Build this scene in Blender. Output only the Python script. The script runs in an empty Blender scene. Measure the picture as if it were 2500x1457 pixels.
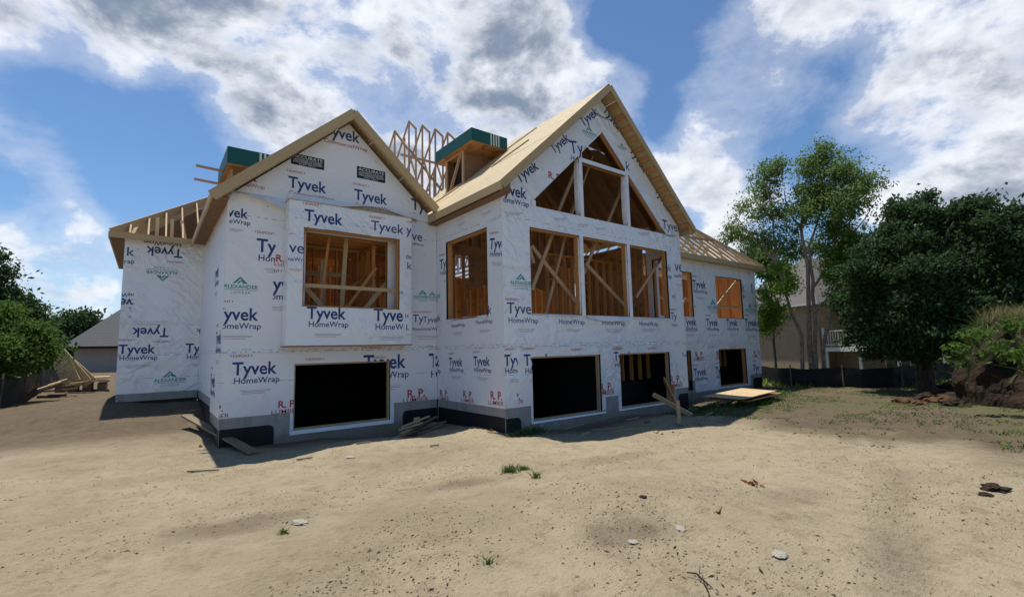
import bpy, math, random
import numpy as np
from mathutils import Vector, Matrix, noise as mnoise
random.seed(7); RNG = np.random.default_rng(7)
R_ = math.radians
# ------------------------------------------------------------------ camera, sky, sun, exposure
scene = bpy.context.scene
col = scene.collection
RIGHT = Vector((0.79372502, -0.60786795, -0.02229675)); UP = Vector((-0.04621668, -0.0968161, 0.99422868)); FWD = Vector((0.60651843, 0.7881137, 0.104939))
cam_d = bpy.data.cameras.new('camera'); cam = bpy.data.objects.new('camera', cam_d); col.objects.link(cam)
cam.matrix_world = Matrix(((RIGHT.x, UP.x, -FWD.x, 0), (RIGHT.y, UP.y, -FWD.y, 0), (RIGHT.z, UP.z, -FWD.z, 0), (0, 0, 0, 1)))
cam_d.sensor_width = 36; cam_d.sensor_fit = 'HORIZONTAL'; cam_d.lens = 16.607; cam_d.clip_end = 2000; cam_d.clip_start = 0.05
scene.camera = cam
SUN = Vector((-0.03, 0.29, 1.0)).normalized()
sl = bpy.data.lights.new('sun', 'SUN'); sl.energy = 4.0; sl.angle = R_(0.53); sl.color = (1.0, 0.955, 0.88)
so = bpy.data.objects.new('sun', sl); col.objects.link(so); so.rotation_euler = SUN.to_track_quat('Z', 'Y').to_euler(); so.location = (0, 0, 60)
scene.view_settings.view_transform = 'Standard'; scene.view_settings.look = 'None'; scene.view_settings.gamma = 1
scene.view_settings.use_curve_mapping = False; scene.view_settings.exposure = 0.45

class NT:
    """small helper around a node tree"""
    def __init__(s, tree): s.t = tree; s.n = tree.nodes; s.l = tree.links
    def new(s, kind, **kw):
        n = s.n.new(kind)
        for k, v in kw.items(): setattr(n, k, v)
        return n
    def put(s, sock, v):
        if isinstance(v, bpy.types.NodeSocket): s.l.new(v, sock)
        elif isinstance(v, (tuple, list)) and len(v) == 3 and sock.type == 'RGBA': sock.default_value = (*v, 1)
        else: sock.default_value = v
    def m(s, op, a, b=0.0, c=0.0, clamp=False):
        n = s.new('ShaderNodeMath', operation=op, use_clamp=clamp)
        s.put(n.inputs[0], a); s.put(n.inputs[1], b); s.put(n.inputs[2], c); return n.outputs[0]
    def vm(s, op, a, b=(0, 0, 0)):
        n = s.new('ShaderNodeVectorMath', operation=op); s.put(n.inputs[0], a); s.put(n.inputs[1], b)
        return n.outputs['Value'] if op in ('DOT_PRODUCT', 'LENGTH') else n.outputs[0]
    def scale(s, a, k):
        n = s.new('ShaderNodeVectorMath', operation='SCALE'); s.put(n.inputs[0], a); s.put(n.inputs['Scale'], k); return n.outputs[0]
    def noise(s, vec, scale, detail=4, rough=0.5, dist=0.0, out='Fac'):
        n = s.new('ShaderNodeTexNoise'); s.put(n.inputs['Vector'], vec); n.inputs['Scale'].default_value = scale
        n.inputs['Detail'].default_value = detail; n.inputs['Roughness'].default_value = rough; n.inputs['Distortion'].default_value = dist
        return n.outputs[out]
    def vor(s, vec, scale, feature='F1', out='Distance', rnd=1.0):
        n = s.new('ShaderNodeTexVoronoi', feature=feature); s.put(n.inputs['Vector'], vec); n.inputs['Scale'].default_value = scale
        n.inputs['Randomness'].default_value = rnd
        return n.outputs[out]
    def smooth(s, v, a, b, lo=0.0, hi=1.0):
        n = s.new('ShaderNodeMapRange', interpolation_type='SMOOTHSTEP'); s.put(n.inputs[0], v)
        n.inputs[1].default_value = a; n.inputs[2].default_value = b; n.inputs[3].default_value = lo; n.inputs[4].default_value = hi
        return n.outputs[0]
    def mix(s, f, a, b, blend='MIX'):
        n = s.new('ShaderNodeMix', data_type='RGBA', blend_type=blend); s.put(n.inputs[0], f); s.put(n.inputs[6], a); s.put(n.inputs[7], b); return n.outputs[2]
    def mapv(s, v, sc):
        n = s.new('ShaderNodeMapping'); s.put(n.inputs[0], v); n.inputs['Scale'].default_value = sc; return n.outputs[0]
    def bump(s, h, strength, dist, nrm=None):
        n = s.new('ShaderNodeBump'); s.put(n.inputs['Height'], h); n.inputs['Strength'].default_value = strength; n.inputs['Distance'].default_value = dist
        if nrm is not None: s.l.new(nrm, n.inputs['Normal'])
        return n.outputs[0]

# world: Nishita sky with procedural cumulus mixed over it, all functions of the world direction
def view_dir(px, py):
    v = RIGHT * ((px - 1250) / 1153.25) + UP * (-(py - 728) / 1153.25) + FWD
    return v.normalized()
world = bpy.data.worlds.new('World'); scene.world = world; world.use_nodes = True
W = NT(world.node_tree); W.n.clear()
sky = W.new('ShaderNodeTexSky', sky_type='NISHITA'); sky.sun_disc = False
sky.sun_elevation = math.asin(SUN.z); sky.sun_rotation = math.atan2(SUN.x, SUN.y); sky.air_density = 1.0; sky.dust_density = 0.15; sky.ozone_density = 3.0
tc = W.new('ShaderNodeTexCoord'); D0 = W.vm('NORMALIZE', tc.outputs['Generated'])
sep = W.new('ShaderNodeSeparateXYZ'); W.l.new(D0, sep.inputs[0])
cmb = W.new('ShaderNodeCombineXYZ'); W.l.new(sep.outputs[0], cmb.inputs[0]); W.l.new(sep.outputs[1], cmb.inputs[1]); W.l.new(W.m('MULTIPLY', sep.outputs[2], 1.5), cmb.inputs[2])
DV = cmb.outputs[0]
warp = W.noise(DV, 3.2, 5, 0.6, 0, 'Color')
DW = W.vm('NORMALIZE', W.vm('ADD', D0, W.scale(W.vm('SUBTRACT', warp, (0.5, 0.5, 0.5)), 0.11)))
def gauss_sum(blobs, base):
    acc = base
    for (px, py, r, a) in blobs:
        c = view_dir(px, py); sg = r / 1250.0
        d = W.vm('DOT_PRODUCT', DW, tuple(c))
        e = W.m('EXPONENT', W.m('MULTIPLY', W.m('SUBTRACT', d, 1.0), 1.0 / (sg * sg)))
        acc = W.m('MULTIPLY_ADD', e, a, acc)
    return acc
CL_POS = [(560, 40, 260, .5), (900, 110, 260, .55), (250, 40, 150, .45), (60, 60, 150, .45), (1100, 280, 130, .5), (1300, 60, 105, .6), (720, 240, 110, .4), (560, 300, 38, .35), (1480, 205, 62, .6), (1545, 215, 36, .5), (1390, 150, 70, .5), (110, 130, 110, .4), (300, 190, 90, .45), (1200, 180, 130, .5), (950, 330, 90, .5), (640, 360, 38, .4), (420, 200, 80, .4),
          (55, 312, 28, .5), (120, 332, 40, .8), (180, 365, 46, .95), (240, 410, 42, .9), (290, 455, 30, .6), (200, 535, 40, .52), (260, 520, 42, .55), (135, 495, 24, .45), (340, 550, 45, .42), (30, 610, 50, .6), (90, 650, 55, .6), (170, 690, 50, .5), (250, 735, 40, .3), (430, 295, 18, .4), (400, 260, 16, .35),
          (1730, 190, 95, .44), (1850, 250, 100, .50), (1740, 280, 80, .40), (1960, 200, 60, .36), (1930, 280, 60, .3), (1690, 160, 60, .3), (1790, 330, 80, .3), (1900, 60, 45, .5), (1980, 20, 40, .5), (2060, 60, 34, .4), (1880, 20, 34, .4), (2140, 90, 34, .45), (2220, 170, 95, .65), (2290, 60, 70, .55), (2400, 90, 70, .55), (2470, 170, 75, .6), (2130, 250, 50, .5), (2120, 300, 50, .4), (2330, 330, 90, .6), (2180, 340, 60, .45), (2450, 300, 90, .6), (2240, 240, 70, .5),
          (2420, 430, 90, .5), (2200, 410, 60, .45), (1765, 575, 36, .46), (1735, 600, 34, .40), (1800, 420, 105, .36), (1690, 400, 70, .38), (1640, 460, 60, .32), (1870, 430, 60, .28), (1600, 340, 44, .38), (2480, 520, 70, .4), (2180, 470, 40, .45)]
CL_NEG = [(340, 350, 90, .6), (450, 400, 80, .6), (60, 235, 55, .5), (370, 300, 50, .3), (370, 480, 50, .4), (1540, 60, 60, .6), (1480, 60, 30, .4), (1660, 70, 70, .4), (1600, 260, 34, .5), (1950, 330, 70, .4), (1620, 150, 50, .3), (2050, 170, 40, .35), (2040, 400, 50, .3), (1090, 155, 22, .30), (400, 470, 60, .4), (200, 245, 40, .3), (50, 440, 40, .35), (60, 530, 36, .3), (1590, 330, 30, .2)]
CL_DARK = [(180, 60, 150, 0.45), (480, 230, 110, 0.45), (1300, 120, 70, 0.2), (900, 60, 299, 1.0), (620, 40, 156, 0.7), (1120, 215, 117, 0.8), (960, 200, 156, 0.7), (350, 120, 143, 0.5), (1040, 260, 78, 0.5), (2440, 235, 78, 1.0), (2330, 400, 58, 0.5), (2480, 390, 78, 0.9), (2000, 190, 65, 0.2), (1390, 250, 52, 0.4), (150, 190, 104, 0.4), (2200, 400, 52, 0.5), (2330, 160, 52, 0.4), (2480, 450, 52, 0.6)]
psum = W.m('MINIMUM', gauss_sum(CL_POS, 0.0), 0.60)
cov = W.m('ADD', psum, -0.06)
cov = gauss_sum([(a, b, c, -d) for a, b, c, d in CL_NEG], cov)
n1 = W.noise(DV, 5.5, 13, 0.62, 0.15)
n2 = W.noise(W.vm('ADD', DV, (-0.006, 0.012, 0.035)), 5.0, 6, 0.55, 0.25)
n1s = W.noise(DV, 5.0, 6, 0.55, 0.25)
n3 = W.noise(DV, 2.2, 3, 0.5); n4 = W.noise(DV, 7.0, 8, 0.6, 0.6)
field = W.m('ADD', cov, W.m('ADD', W.m('MULTIPLY', W.m('SUBTRACT', n1, 0.5), 1.35), W.m('MULTIPLY', W.m('SUBTRACT', n3, 0.5), 0.3)))
dens = W.smooth(field, 0.27, 0.56)
veil = W.m('MULTIPLY', W.smooth(field, 0.02, 0.45), 0.34)
low = W.m('MULTIPLY', W.smooth(sep.outputs[2], 0.0, 0.20, 1.0, 0.0), 0.62)
dens = W.m('MULTIPLY', dens, 0.97)
alpha = W.m('MAXIMUM', W.m('MAXIMUM', dens, veil), low)
dark = W.m('MINIMUM', gauss_sum(CL_DARK, 0.12), 0.95)
thick = W.smooth(field, 0.36, 0.80)
relief = W.m('MULTIPLY', W.m('SUBTRACT', n1s, n2), 2.4)
tone = W.m('ADD', W.m('SUBTRACT', 0.95, W.m('MULTIPLY', W.m('MULTIPLY', dark, thick), 0.66)), relief)
tone = W.m('ADD', W.m('SUBTRACT', tone, W.m('MULTIPLY', thick, 0.22)), W.m('MULTIPLY', W.m('SUBTRACT', n4, 0.5), 0.45))
tone = W.smooth(tone, -0.10, 1.08)
ccol = W.mix(tone, (0.21, 0.265, 0.36), (0.88, 0.90, 0.95))
ccol = W.mix(W.m('MULTIPLY', low, W.m('SUBTRACT', 1.0, dens)), ccol, (0.50, 0.62, 0.80))
bg1 = W.new('ShaderNodeBackground'); W.l.new(W.mix(1.0, sky.outputs[0], (0.80, 0.97, 1.10), 'MULTIPLY'), bg1.inputs[0]); bg1.inputs[1].default_value = 0.082
bg2 = W.new('ShaderNodeBackground'); W.l.new(ccol, bg2.inputs[0]); bg2.inputs[1].default_value = 0.82
ms = W.new('ShaderNodeMixShader'); W.put(ms.inputs[0], alpha); W.l.new(bg1.outputs[0], ms.inputs[1]); W.l.new(bg2.outputs[0], ms.inputs[2])

wo = W.new('ShaderNodeOutputWorld')

# ------------------------------------------------------------------ materials
def mat(name):
    m = bpy.data.materials.new(name); m.use_nodes = True; T = NT(m.node_tree)
    b = T.n['Principled BSDF']; return m, T, b
def coords(T, which='Object'): return T.new('ShaderNodeTexCoord').outputs[which]
def pos(T): return T.new('ShaderNodeNewGeometry').outputs['Position']
def simple(name, c, rough=0.7, var=0.12, scale=3.0, bump=0.0, spec=0.3):
    m, T, b = mat(name); P = pos(T)
    f = T.noise(P, scale, 5, 0.6)
    c2 = tuple(x * (1 - var * 2) for x in c); c3 = tuple(min(1, x * (1 + var)) for x in c)
    T.put(b.inputs['Base Color'], T.mix(f, c2, c3)); b.inputs['Roughness'].default_value = rough; b.inputs['Specular IOR Level'].default_value = spec
    if bump: T.put(b.inputs['Normal'], T.bump(T.noise(P, scale * 12, 4), bump, 0.02))
    return m
def make_wrap(name, shiny, wr):
    m, T, b = mat(name); P = pos(T)
    base = T.mix(T.noise(P, 1.3, 4, 0.6), (0.74, 0.76, 0.79), (0.83, 0.84, 0.86))
    dirt = T.smooth(T.noise(P, 0.55, 6, 0.7), 0.52, 0.72)
    base = T.mix(T.m('MULTIPLY', dirt, 0.22), base, (0.55, 0.54, 0.52))
    # cap staples: small dark ticks scattered over the sheet
    vd = T.vor(T.mapv(P, (3.0, 3.0, 3.4)), 1.0); keep = T.m('GREATER_THAN', T.noise(P, 1.7, 2), 0.47)
    tick = T.m('MULTIPLY', T.m('LESS_THAN', vd, 0.055), keep)
    vd2 = T.vor(T.mapv(P, (9.0, 9.0, 2.1)), 1.0); tick2 = T.m('MULTIPLY', T.m('LESS_THAN', vd2, 0.06), T.m('GREATER_THAN', T.noise(P, 0.9, 2), 0.56))
    sz = T.new('ShaderNodeSeparateXYZ'); T.l.new(P, sz.inputs[0]); hz = T.m('SUBTRACT', T.m('ADD', sz.outputs[0], sz.outputs[1]), 0.0)
    def row(z, wd, freq):
        on = T.m('LESS_THAN', T.m('ABSOLUTE', T.m('SUBTRACT', sz.outputs[2], T.m('ADD', z, T.m('MULTIPLY', T.m('SUBTRACT', T.noise(P, 2.5, 2), .5), .07)))), wd)
        return T.m('MULTIPLY', on, T.m('GREATER_THAN', T.noise(T.mapv(P, (freq, freq, 1)), 1.0, 2), .52))
    rows = T.m('MAXIMUM', T.m('MAXIMUM', row(.045, .010, 14), row(.10, .007, 9)), T.m('MAXIMUM', row(3.16, .008, 10), row(-.62, .006, 6)))
    base = T.mix(T.m('MULTIPLY', T.m('MAXIMUM', T.m('MAXIMUM', tick, tick2), rows), 0.7), base, (0.14, 0.15, 0.18))
    T.put(b.inputs['Base Color'], base); b.inputs['Roughness'].default_value = 0.24 if shiny else 0.42
    b.inputs['Specular IOR Level'].default_value = 0.8 if shiny else 0.45
    PW = T.vm('ADD', P, T.scale(T.noise(P, 1.3, 2, 0.5, 0, 'Color'), 0.35))
    def folds(rx, rz, sc, seed, lo, hi):
        n = T.new('ShaderNodeMapping'); T.put(n.inputs[0], PW); n.inputs['Rotation'].default_value = (rx, rz, 0); n.inputs['Location'].default_value = (seed, seed, seed)
        q = T.mapv(n.outputs[0], (sc, sc, sc*.12))
        return T.smooth(T.noise(q, 1.0, 2, .45), lo, hi)
    zone = T.smooth(T.noise(P, 0.7, 3), 0.44, 0.60); zone2 = T.smooth(T.noise(P, 0.55, 2, 0.5, 1.0), 0.46, 0.60)
    h = T.m('MULTIPLY', folds(.5, .7, 6.5, 3.0, .35, .70), T.m('MULTIPLY_ADD', zone, .9, .08))
    h = T.m('ADD', h, T.m('MULTIPLY', folds(-.6, -.8, 5.5, 9.0, .38, .68), T.m('MULTIPLY_ADD', zone2, .8, .06)))
    h = T.m('ADD', h, T.m('MULTIPLY', folds(1.5, 1.5, 4.0, 5.0, .3, .7), .25))
    h = T.m('ADD', h, T.m('MULTIPLY', T.noise(P, 2.0, 3), 1.1))
    h = T.m('ADD', h, T.m('MULTIPLY', T.noise(P, 30, 3), 0.03))
    T.put(b.inputs['Normal'], T.bump(h, wr, 0.05 if shiny else 0.035))
    return m
M = {}
M['wrap'] = make_wrap('house_wrap', False, 0.27)
M['wrap_shiny'] = make_wrap('house_wrap_taut', True, 0.48)
def wood(name, c1, c2, c3, obj=True):
    m, T, b = mat(name); P = coords(T)
    oi = T.new('ShaderNodeObjectInfo').outputs['Random']
    off = T.new('ShaderNodeCombineXYZ'); T.l.new(T.m('MULTIPLY', oi, 37.0), off.inputs[0]); T.l.new(T.m('MULTIPLY', oi, 19.0), off.inputs[2])
    V = T.vm('ADD', P, off.outputs[0])
    g = T.noise(T.mapv(V, (3.5, 3.5, 0.55)), 5.0, 5, 0.6, 0.6)
    f = T.noise(T.mapv(V, (22, 22, 0.9)), 3.0, 3, 0.6)
    c = T.mix(T.smooth(g, 0.35, 0.65), c1, c2); c = T.mix(T.m('MULTIPLY', f, 0.45), c, c3)
    c = T.mix(T.m('MULTIPLY', T.smooth(T.vor(T.mapv(V, (2.2, 2.2, 1.1)), 1.6), 0.0, 0.10, 1, 0), 0.7), c, (0.12, 0.06, 0.03))
    c = T.mix(T.m('MULTIPLY_ADD', oi, 0.5, 0.0), c, T.mix(0.5, c, c3), 'MIX')
    T.put(b.inputs['Base Color'], c); b.inputs['Roughness'].default_value = 0.72; b.inputs['Specular IOR Level'].default_value = 0.2
    T.put(b.inputs['Normal'], T.bump(f, 0.25, 0.01)); return m
M['lumber'] = wood('spruce_lumber', (0.47, 0.345, 0.195), (0.58, 0.445, 0.27), (0.36, 0.24, 0.115))
M['stud'] = wood('stud_lumber', (0.56, 0.275, 0.10), (0.64, 0.335, 0.135), (0.36, 0.155, 0.055))
M['truss'] = wood('truss_lumber', (0.50, 0.33, 0.20), (0.58, 0.40, 0.25), (0.38, 0.22, 0.12))
def osb(name, c1, c2, c3, sc=26):
    m, T, b = mat(name); P = pos(T)
    w = T.vm('ADD', P, T.scale(T.noise(P, 9, 2, 0.5, 0, 'Color'), 0.10))
    n = T.new('ShaderNodeTexVoronoi'); T.put(n.inputs['Vector'], T.mapv(w, (1, 1, 1.8))); n.inputs['Scale'].default_value = sc
    s = T.new('ShaderNodeSeparateColor'); T.l.new(n.outputs['Color'], s.inputs[0])
    oi = T.new('ShaderNodeObjectInfo').outputs['Random']
    c = T.mix(s.outputs[0], c1, c2); c = T.mix(T.smooth(s.outputs[1], 0.75, 0.95), c, c3)
    c = T.mix(T.m('MULTIPLY', T.noise(P, 1.2, 5, 0.6), 0.45), c, T.mix(0.35, c, c3))
    c = T.mix(T.m('MULTIPLY', oi, 0.55), c, T.mix(0.35, c1, c3))
    T.put(b.inputs['Base Color'], c); b.inputs['Roughness'].default_value = 0.7; b.inputs['Specular IOR Level'].default_value = 0.25
    T.put(b.inputs['Normal'], T.bump(s.outputs[2], 0.2, 0.004)); return m
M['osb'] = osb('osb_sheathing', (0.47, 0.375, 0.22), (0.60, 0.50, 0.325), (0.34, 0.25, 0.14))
M['osb_dark'] = osb('osb_brown', (0.24, 0.135, 0.075), (0.31, 0.185, 0.105), (0.14, 0.075, 0.04), 34)  # brown panels, and the dimmed wood under the great-room roof
M['ply'] = osb('plywood', (0.37, 0.185, 0.072), (0.43, 0.225, 0.095), (0.25, 0.115, 0.045), 5)
M['green'] = simple('green_sheathing', (0.006, 0.085, 0.082), 0.5, 0.15, 1.5)
M['tape'] = simple('white_stripe', (0.55, 0.66, 0.66), 0.6, 0.1, 9)
M['concrete'] = simple('concrete', (0.34, 0.33, 0.31), 0.9, 0.16, 2.2, 0.4)
M['concrete_shaded'] = simple('shade_black_concrete', (0.012, 0.0125, 0.014), 0.95, 0.2, 2)  # near-black: the darkness inside the basement is put into this colour
_T = NT(M['concrete'].node_tree); _b = _T.n['Principled BSDF']; _P = pos(_T); _z = _T.new('ShaderNodeSeparateXYZ'); _T.l.new(_P, _z.inputs[0])
_mud = _T.smooth(_T.m('ADD', _z.outputs[2], _T.m('MULTIPLY', _T.noise(_P, 3.5, 5, .7), .7)), -1.72, -1.32, 1.0, 0.0)
_c = _b.inputs['Base Color'].links[0].from_socket; _T.put(_b.inputs['Base Color'], _T.mix(_T.m('MULTIPLY', _mud, .7), _T.mix(_T.m('MULTIPLY', _T.smooth(_T.noise(_T.mapv(_P, (5, 5, .8)), 1.5, 4), .52, .62), .4), _c, (.20, .19, .175)), (.22, .175, .115)))
M['tar'] = simple('damp_proofing', (0.012, 0.012, 0.014), 0.6, 0.2, 6, 0.3)
M['ink_b'] = simple('blue_ink', (0.028, 0.06, 0.22), 0.6, 0.25, 14)
M['ink_r'] = simple('red_ink', (0.50, 0.045, 0.06), 0.6, 0.2, 14)
M['ink_g'] = simple('green_ink', (0.02, 0.30, 0.24), 0.6, 0.2, 14)
M['ink_k'] = simple('black_ink', (0.02, 0.024, 0.03), 0.6, 0.2, 14)
M['ink_w'] = simple('white_ink', (0.70, 0.72, 0.74), 0.6, 0.1, 14)
M['ink_f'] = simple('faint_ink', (0.36, 0.36, 0.44), 0.6, 0.2, 14)
M['ink_p'] = simple('pale_red_ink', (0.62, 0.20, 0.22), 0.6, 0.2, 14)
INK = ['ink_b', 'ink_r', 'ink_g', 'ink_k', 'ink_w', 'ink_f', 'ink_p']

# ------------------------------------------------------------------ object helpers
def link(o, parent=None):
    col.objects.link(o)
    if parent is not None: o.parent = parent
    return o
def empty(name, loc, label, cat, group=None):
    o = bpy.data.objects.new(name, None); o.location = loc; o.empty_display_size = 0.2; link(o)
    o['label'] = label; o['category'] = cat
    if group: o['group'] = group
    return o
def tag(o, label=None, cat=None, group=None, kind=None):
    for k, v in (('label', label), ('category', cat), ('group', group), ('kind', kind)):
        if v: o[k] = v
    return o
def root_off(parent):
    p = Vector((0, 0, 0))
    while parent is not None: p = p + parent.location; parent = parent.parent
    return p
class MB:
    def __init__(s): s.v = []; s.f = []; s.mi = []
    def quad(s, a, b, c, d, mi=0):
        i = len(s.v); s.v += [tuple(a), tuple(b), tuple(c), tuple(d)]; s.f.append((i, i+1, i+2, i+3)); s.mi.append(mi); return s
    def poly(s, pts, mi=0):
        i = len(s.v); s.v += [tuple(p) for p in pts]; s.f.append(tuple(range(i, i+len(pts)))); s.mi.append(mi); return s
    def prism(s, pts, d, mi=0):
        """extrude polygon pts along vector d"""
        i = len(s.v); n = len(pts); d = Vector(d)
        s.v += [tuple(p) for p in pts] + [tuple(Vector(p) + d) for p in pts]
        s.f.append(tuple(range(i, i+n))); s.f.append(tuple(reversed(range(i+n, i+2*n)))); s.mi += [mi, mi]
        for k in range(n):
            a, b = i+k, i+(k+1) % n; s.f.append((b, a, a+n, b+n)); s.mi.append(mi)
        return s
    def box(s, x0, x1, y0, y1, z0, z1, mi=0):
        return s.prism([(x0, y0, z0), (x1, y0, z0), (x1, y1, z0), (x0, y1, z0)], (0, 0, z1-z0), mi)
    def beam(s, p0, p1, w, h, up=(0, 0, 1), mi=0):
        p0, p1 = Vector(p0), Vector(p1); d = (p1-p0).normalized(); u = Vector(up); u = (u - d*u.dot(d))
        if u.length < 1e-4: u = Vector((1, 0, 0)); u = u - d*u.dot(d)
        u.normalize(); r = d.cross(u)
        c = [p0 + r*a*w/2 + u*b*h/2 for a, b in ((-1, -1), (1, -1), (1, 1), (-1, 1))]
        return s.prism(c, p1-p0, mi)
    def tube(s, pts, rad, n=8, mi=0):
        rings = []
        for k, p in enumerate(pts):
            p = Vector(p); d = (Vector(pts[min(k+1, len(pts)-1)]) - Vector(pts[max(k-1, 0)])).normalized()
            a = d.orthogonal().normalized() if abs(d.z) < 0.95 else Vector((1, 0, 0)); a = (a - d*a.dot(d)).normalized(); b = d.cross(a)
            r = rad[k] if isinstance(rad, (list, tuple)) else rad
            i = len(s.v); s.v += [tuple(p + a*math.cos(2*math.pi*j/n)*r + b*math.sin(2*math.pi*j/n)*r) for j in range(n)]; rings.append(i)
        for i0, i1 in zip(rings, rings[1:]):
            for j in range(n): s.f.append((i0+j, i0+(j+1) % n, i1+(j+1) % n, i1+j)); s.mi.append(mi)
        return s
    def mesh(s, name, mats, off=(0, 0, 0)):
        me = bpy.data.meshes.new(name)
        o = Vector(off); me.from_pydata([tuple(Vector(v)-o) for v in s.v], [], s.f)
        for m in (mats if isinstance(mats, (list, tuple)) else [mats]): me.materials.append(M[m] if isinstance(m, str) else m)
        me.polygons.foreach_set('material_index', s.mi); me.update(); return me
    def build(s, name, mats, parent=None, **kw):
        off = root_off(parent)
        if parent is None:
            off = Vector((sum(v[0] for v in s.v)/len(s.v), sum(v[1] for v in s.v)/len(s.v), min(v[2] for v in s.v)))
            o = bpy.data.objects.new(name, s.mesh(name, mats, off)); o.location = off
        else:
            o = bpy.data.objects.new(name, s.mesh(name, mats, off))
        link(o, parent); return tag(o, **kw)
# shared unit box for studs, joists, rafters and boards: one mesh, placed by matrix
_unit = {}
def unit_mesh(m):
    if m not in _unit:
        b = MB().box(-.5, .5, -.5, .5, -.5, .5); _unit[m] = b.mesh('board_' + m, m)
    return _unit[m]
def board(name, p0, p1, w, h, m='lumber', parent=None, up=(0, 0, 1), **kw):
    """a straight board from p0 to p1: w across, h along 'up'"""
    p0, p1 = Vector(p0), Vector(p1); d = p1 - p0; L = d.length; d.normalize(); u = Vector(up); u = u - d*u.dot(d)
    if u.length < 1e-4: u = Vector((0, 1, 0)); u = u - d*u.dot(d)
    u.normalize(); r = u.cross(d)
    o = bpy.data.objects.new(name, unit_mesh(m)); link(o, parent)
    c = (p0+p1)/2 - root_off(parent)
    o.matrix_local = Matrix(((r.x*w, u.x*h, d.x*L, c.x), (r.y*w, u.y*h, d.y*L, c.y), (r.z*w, u.z*h, d.z*L, c.z), (0, 0, 0, 1)))
    return tag(o, **kw)

# ------------------------------------------------------------------ 2-D polygon clipping for walls and print
def clip_half(poly, a, b, keep_left=True):
    out = []; n = len(poly)
    def sd(p): 
        s = (b[0]-a[0])*(p[1]-a[1]) - (b[1]-a[1])*(p[0]-a[0]); return s if keep_left else -s
    for i in range(n):
        p, q = poly[i], poly[(i+1) % n]; sp, sq = sd(p), sd(q)
        if sp >= 0: out.append(p)
        if (sp > 0 > sq) or (sp < 0 < sq):
            t = sp/(sp-sq); out.append((p[0]+t*(q[0]-p[0]), p[1]+t*(q[1]-p[1])))
    return out if len(out) > 2 else []
def area(p): return sum(p[i][0]*p[(i+1) % len(p)][1]-p[(i+1) % len(p)][0]*p[i][1] for i in range(len(p)))/2
def clip_convex(poly, cl):
    for i in range(len(cl)):
        poly = clip_half(poly, cl[i], cl[(i+1) % len(cl)])
        if not poly: return []
    return poly
def subtract(polys, hole):
    res = []
    for p in polys:
        rem = p
        for i in range(len(hole)):
            if not rem: break
            o = clip_half(rem, hole[i], hole[(i+1) % len(hole)], False)
            if o and abs(area(o)) > 1e-6: res.append(o)
            rem = clip_half(rem, hole[i], hole[(i+1) % len(hole)], True)
    return res
def rect(u0, u1, v0, v1): return [(u0, v0), (u1, v0), (u1, v1), (u0, v1)]
WALLS = {}
def to3(w, u, v, d=0.0):
    """d metres outwards from the wall face"""
    k, c = WALLS[w]['plane']
    return (u, c - d, v) if k == 'Y' else (c - d, -u, v)

def wall(w, plane, outline, holes, parent, extra=(), wrapmat='wrap', thick=0.15, body='stud', name='wall', wrap_outline=None):
    WALLS[w] = {'plane': plane}
    if area(outline) < 0: outline = outline[::-1]
    pieces = [outline]
    for h in holes: pieces = subtract(pieces, h)
    wp = [wrap_outline or outline]
    for h in holes: wp = subtract(wp, h)
    for e in extra:
        q = [e]
        for h in holes: q = subtract(q, h)
        wp += q
    WALLS[w]['pieces'] = wp
    mb = MB()
    for p in pieces:
        mb.poly([to3(w, u, v, -0.006) for u, v in p]); mb.poly([to3(w, u, v, -thick) for u, v in reversed(p)])
    for loop in [outline] + list(holes):
        for i in range(len(loop)):
            a, b = loop[i], loop[(i+1) % len(loop)]
            cuts = []
            if loop is outline:
                if abs(a[1]-b[1]) < 1e-6: cuts = sorted((h[0][0], h[1][0]) for h in holes if h[0][1] < a[1] - 1e-6 and h[2][1] > a[1])
            else:
                if max(a[1], b[1]) <= outline[0][1] + 1e-6: continue
            u_ = min(a[0], b[0]); spans = []
            for c0, c1 in cuts: spans.append((u_, c0)); u_ = c1
            spans.append((u_, max(a[0], b[0])))
            for s0, s1 in (spans if cuts else [(0, 0)]):
                p, q = (a, b) if not cuts else ((s0, a[1]), (s1, a[1]))
                mb.quad(to3(w, *p, -0.006), to3(w, *q, -0.006), to3(w, *q, -thick), to3(w, *p, -thick))
    us = [p[0] for p in outline]; ulo, uhi = min(us), max(us); ax = 0 if plane[0] == 'Y' else 1; sg = 1 if ax == 0 else -1
    def inset(v):
        u = v[ax]*sg
        if u < ulo + .012: u = ulo + .012
        if u > uhi - .012: u = uhi - .012
        r = list(v); r[ax] = u*sg; return tuple(r)
    mb.v = [inset(v) for v in mb.v]
    bo = mb.build(name, body, parent)
    mb = MB()
    for p in wp: mb.poly([to3(w, u, v, 0.0) for u, v in p])
    # the sheet folds a little way into each opening
    for h in holes:
        for i in range(len(h)):
            a, b = h[i], h[(i+1) % len(h)]
            k = 0.035 + 0.02*random.random()
            mb.quad(to3(w, *a, 0.0), to3(w, *b, 0.0), to3(w, *b, -0.02 - k), to3(w, *a, -0.02 - k))
    wr = mb.build('house_wrap_sheet', wrapmat, bo)
    WALLS[w]['obj'] = bo; WALLS[w]['wrap'] = wr
    return bo

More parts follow.
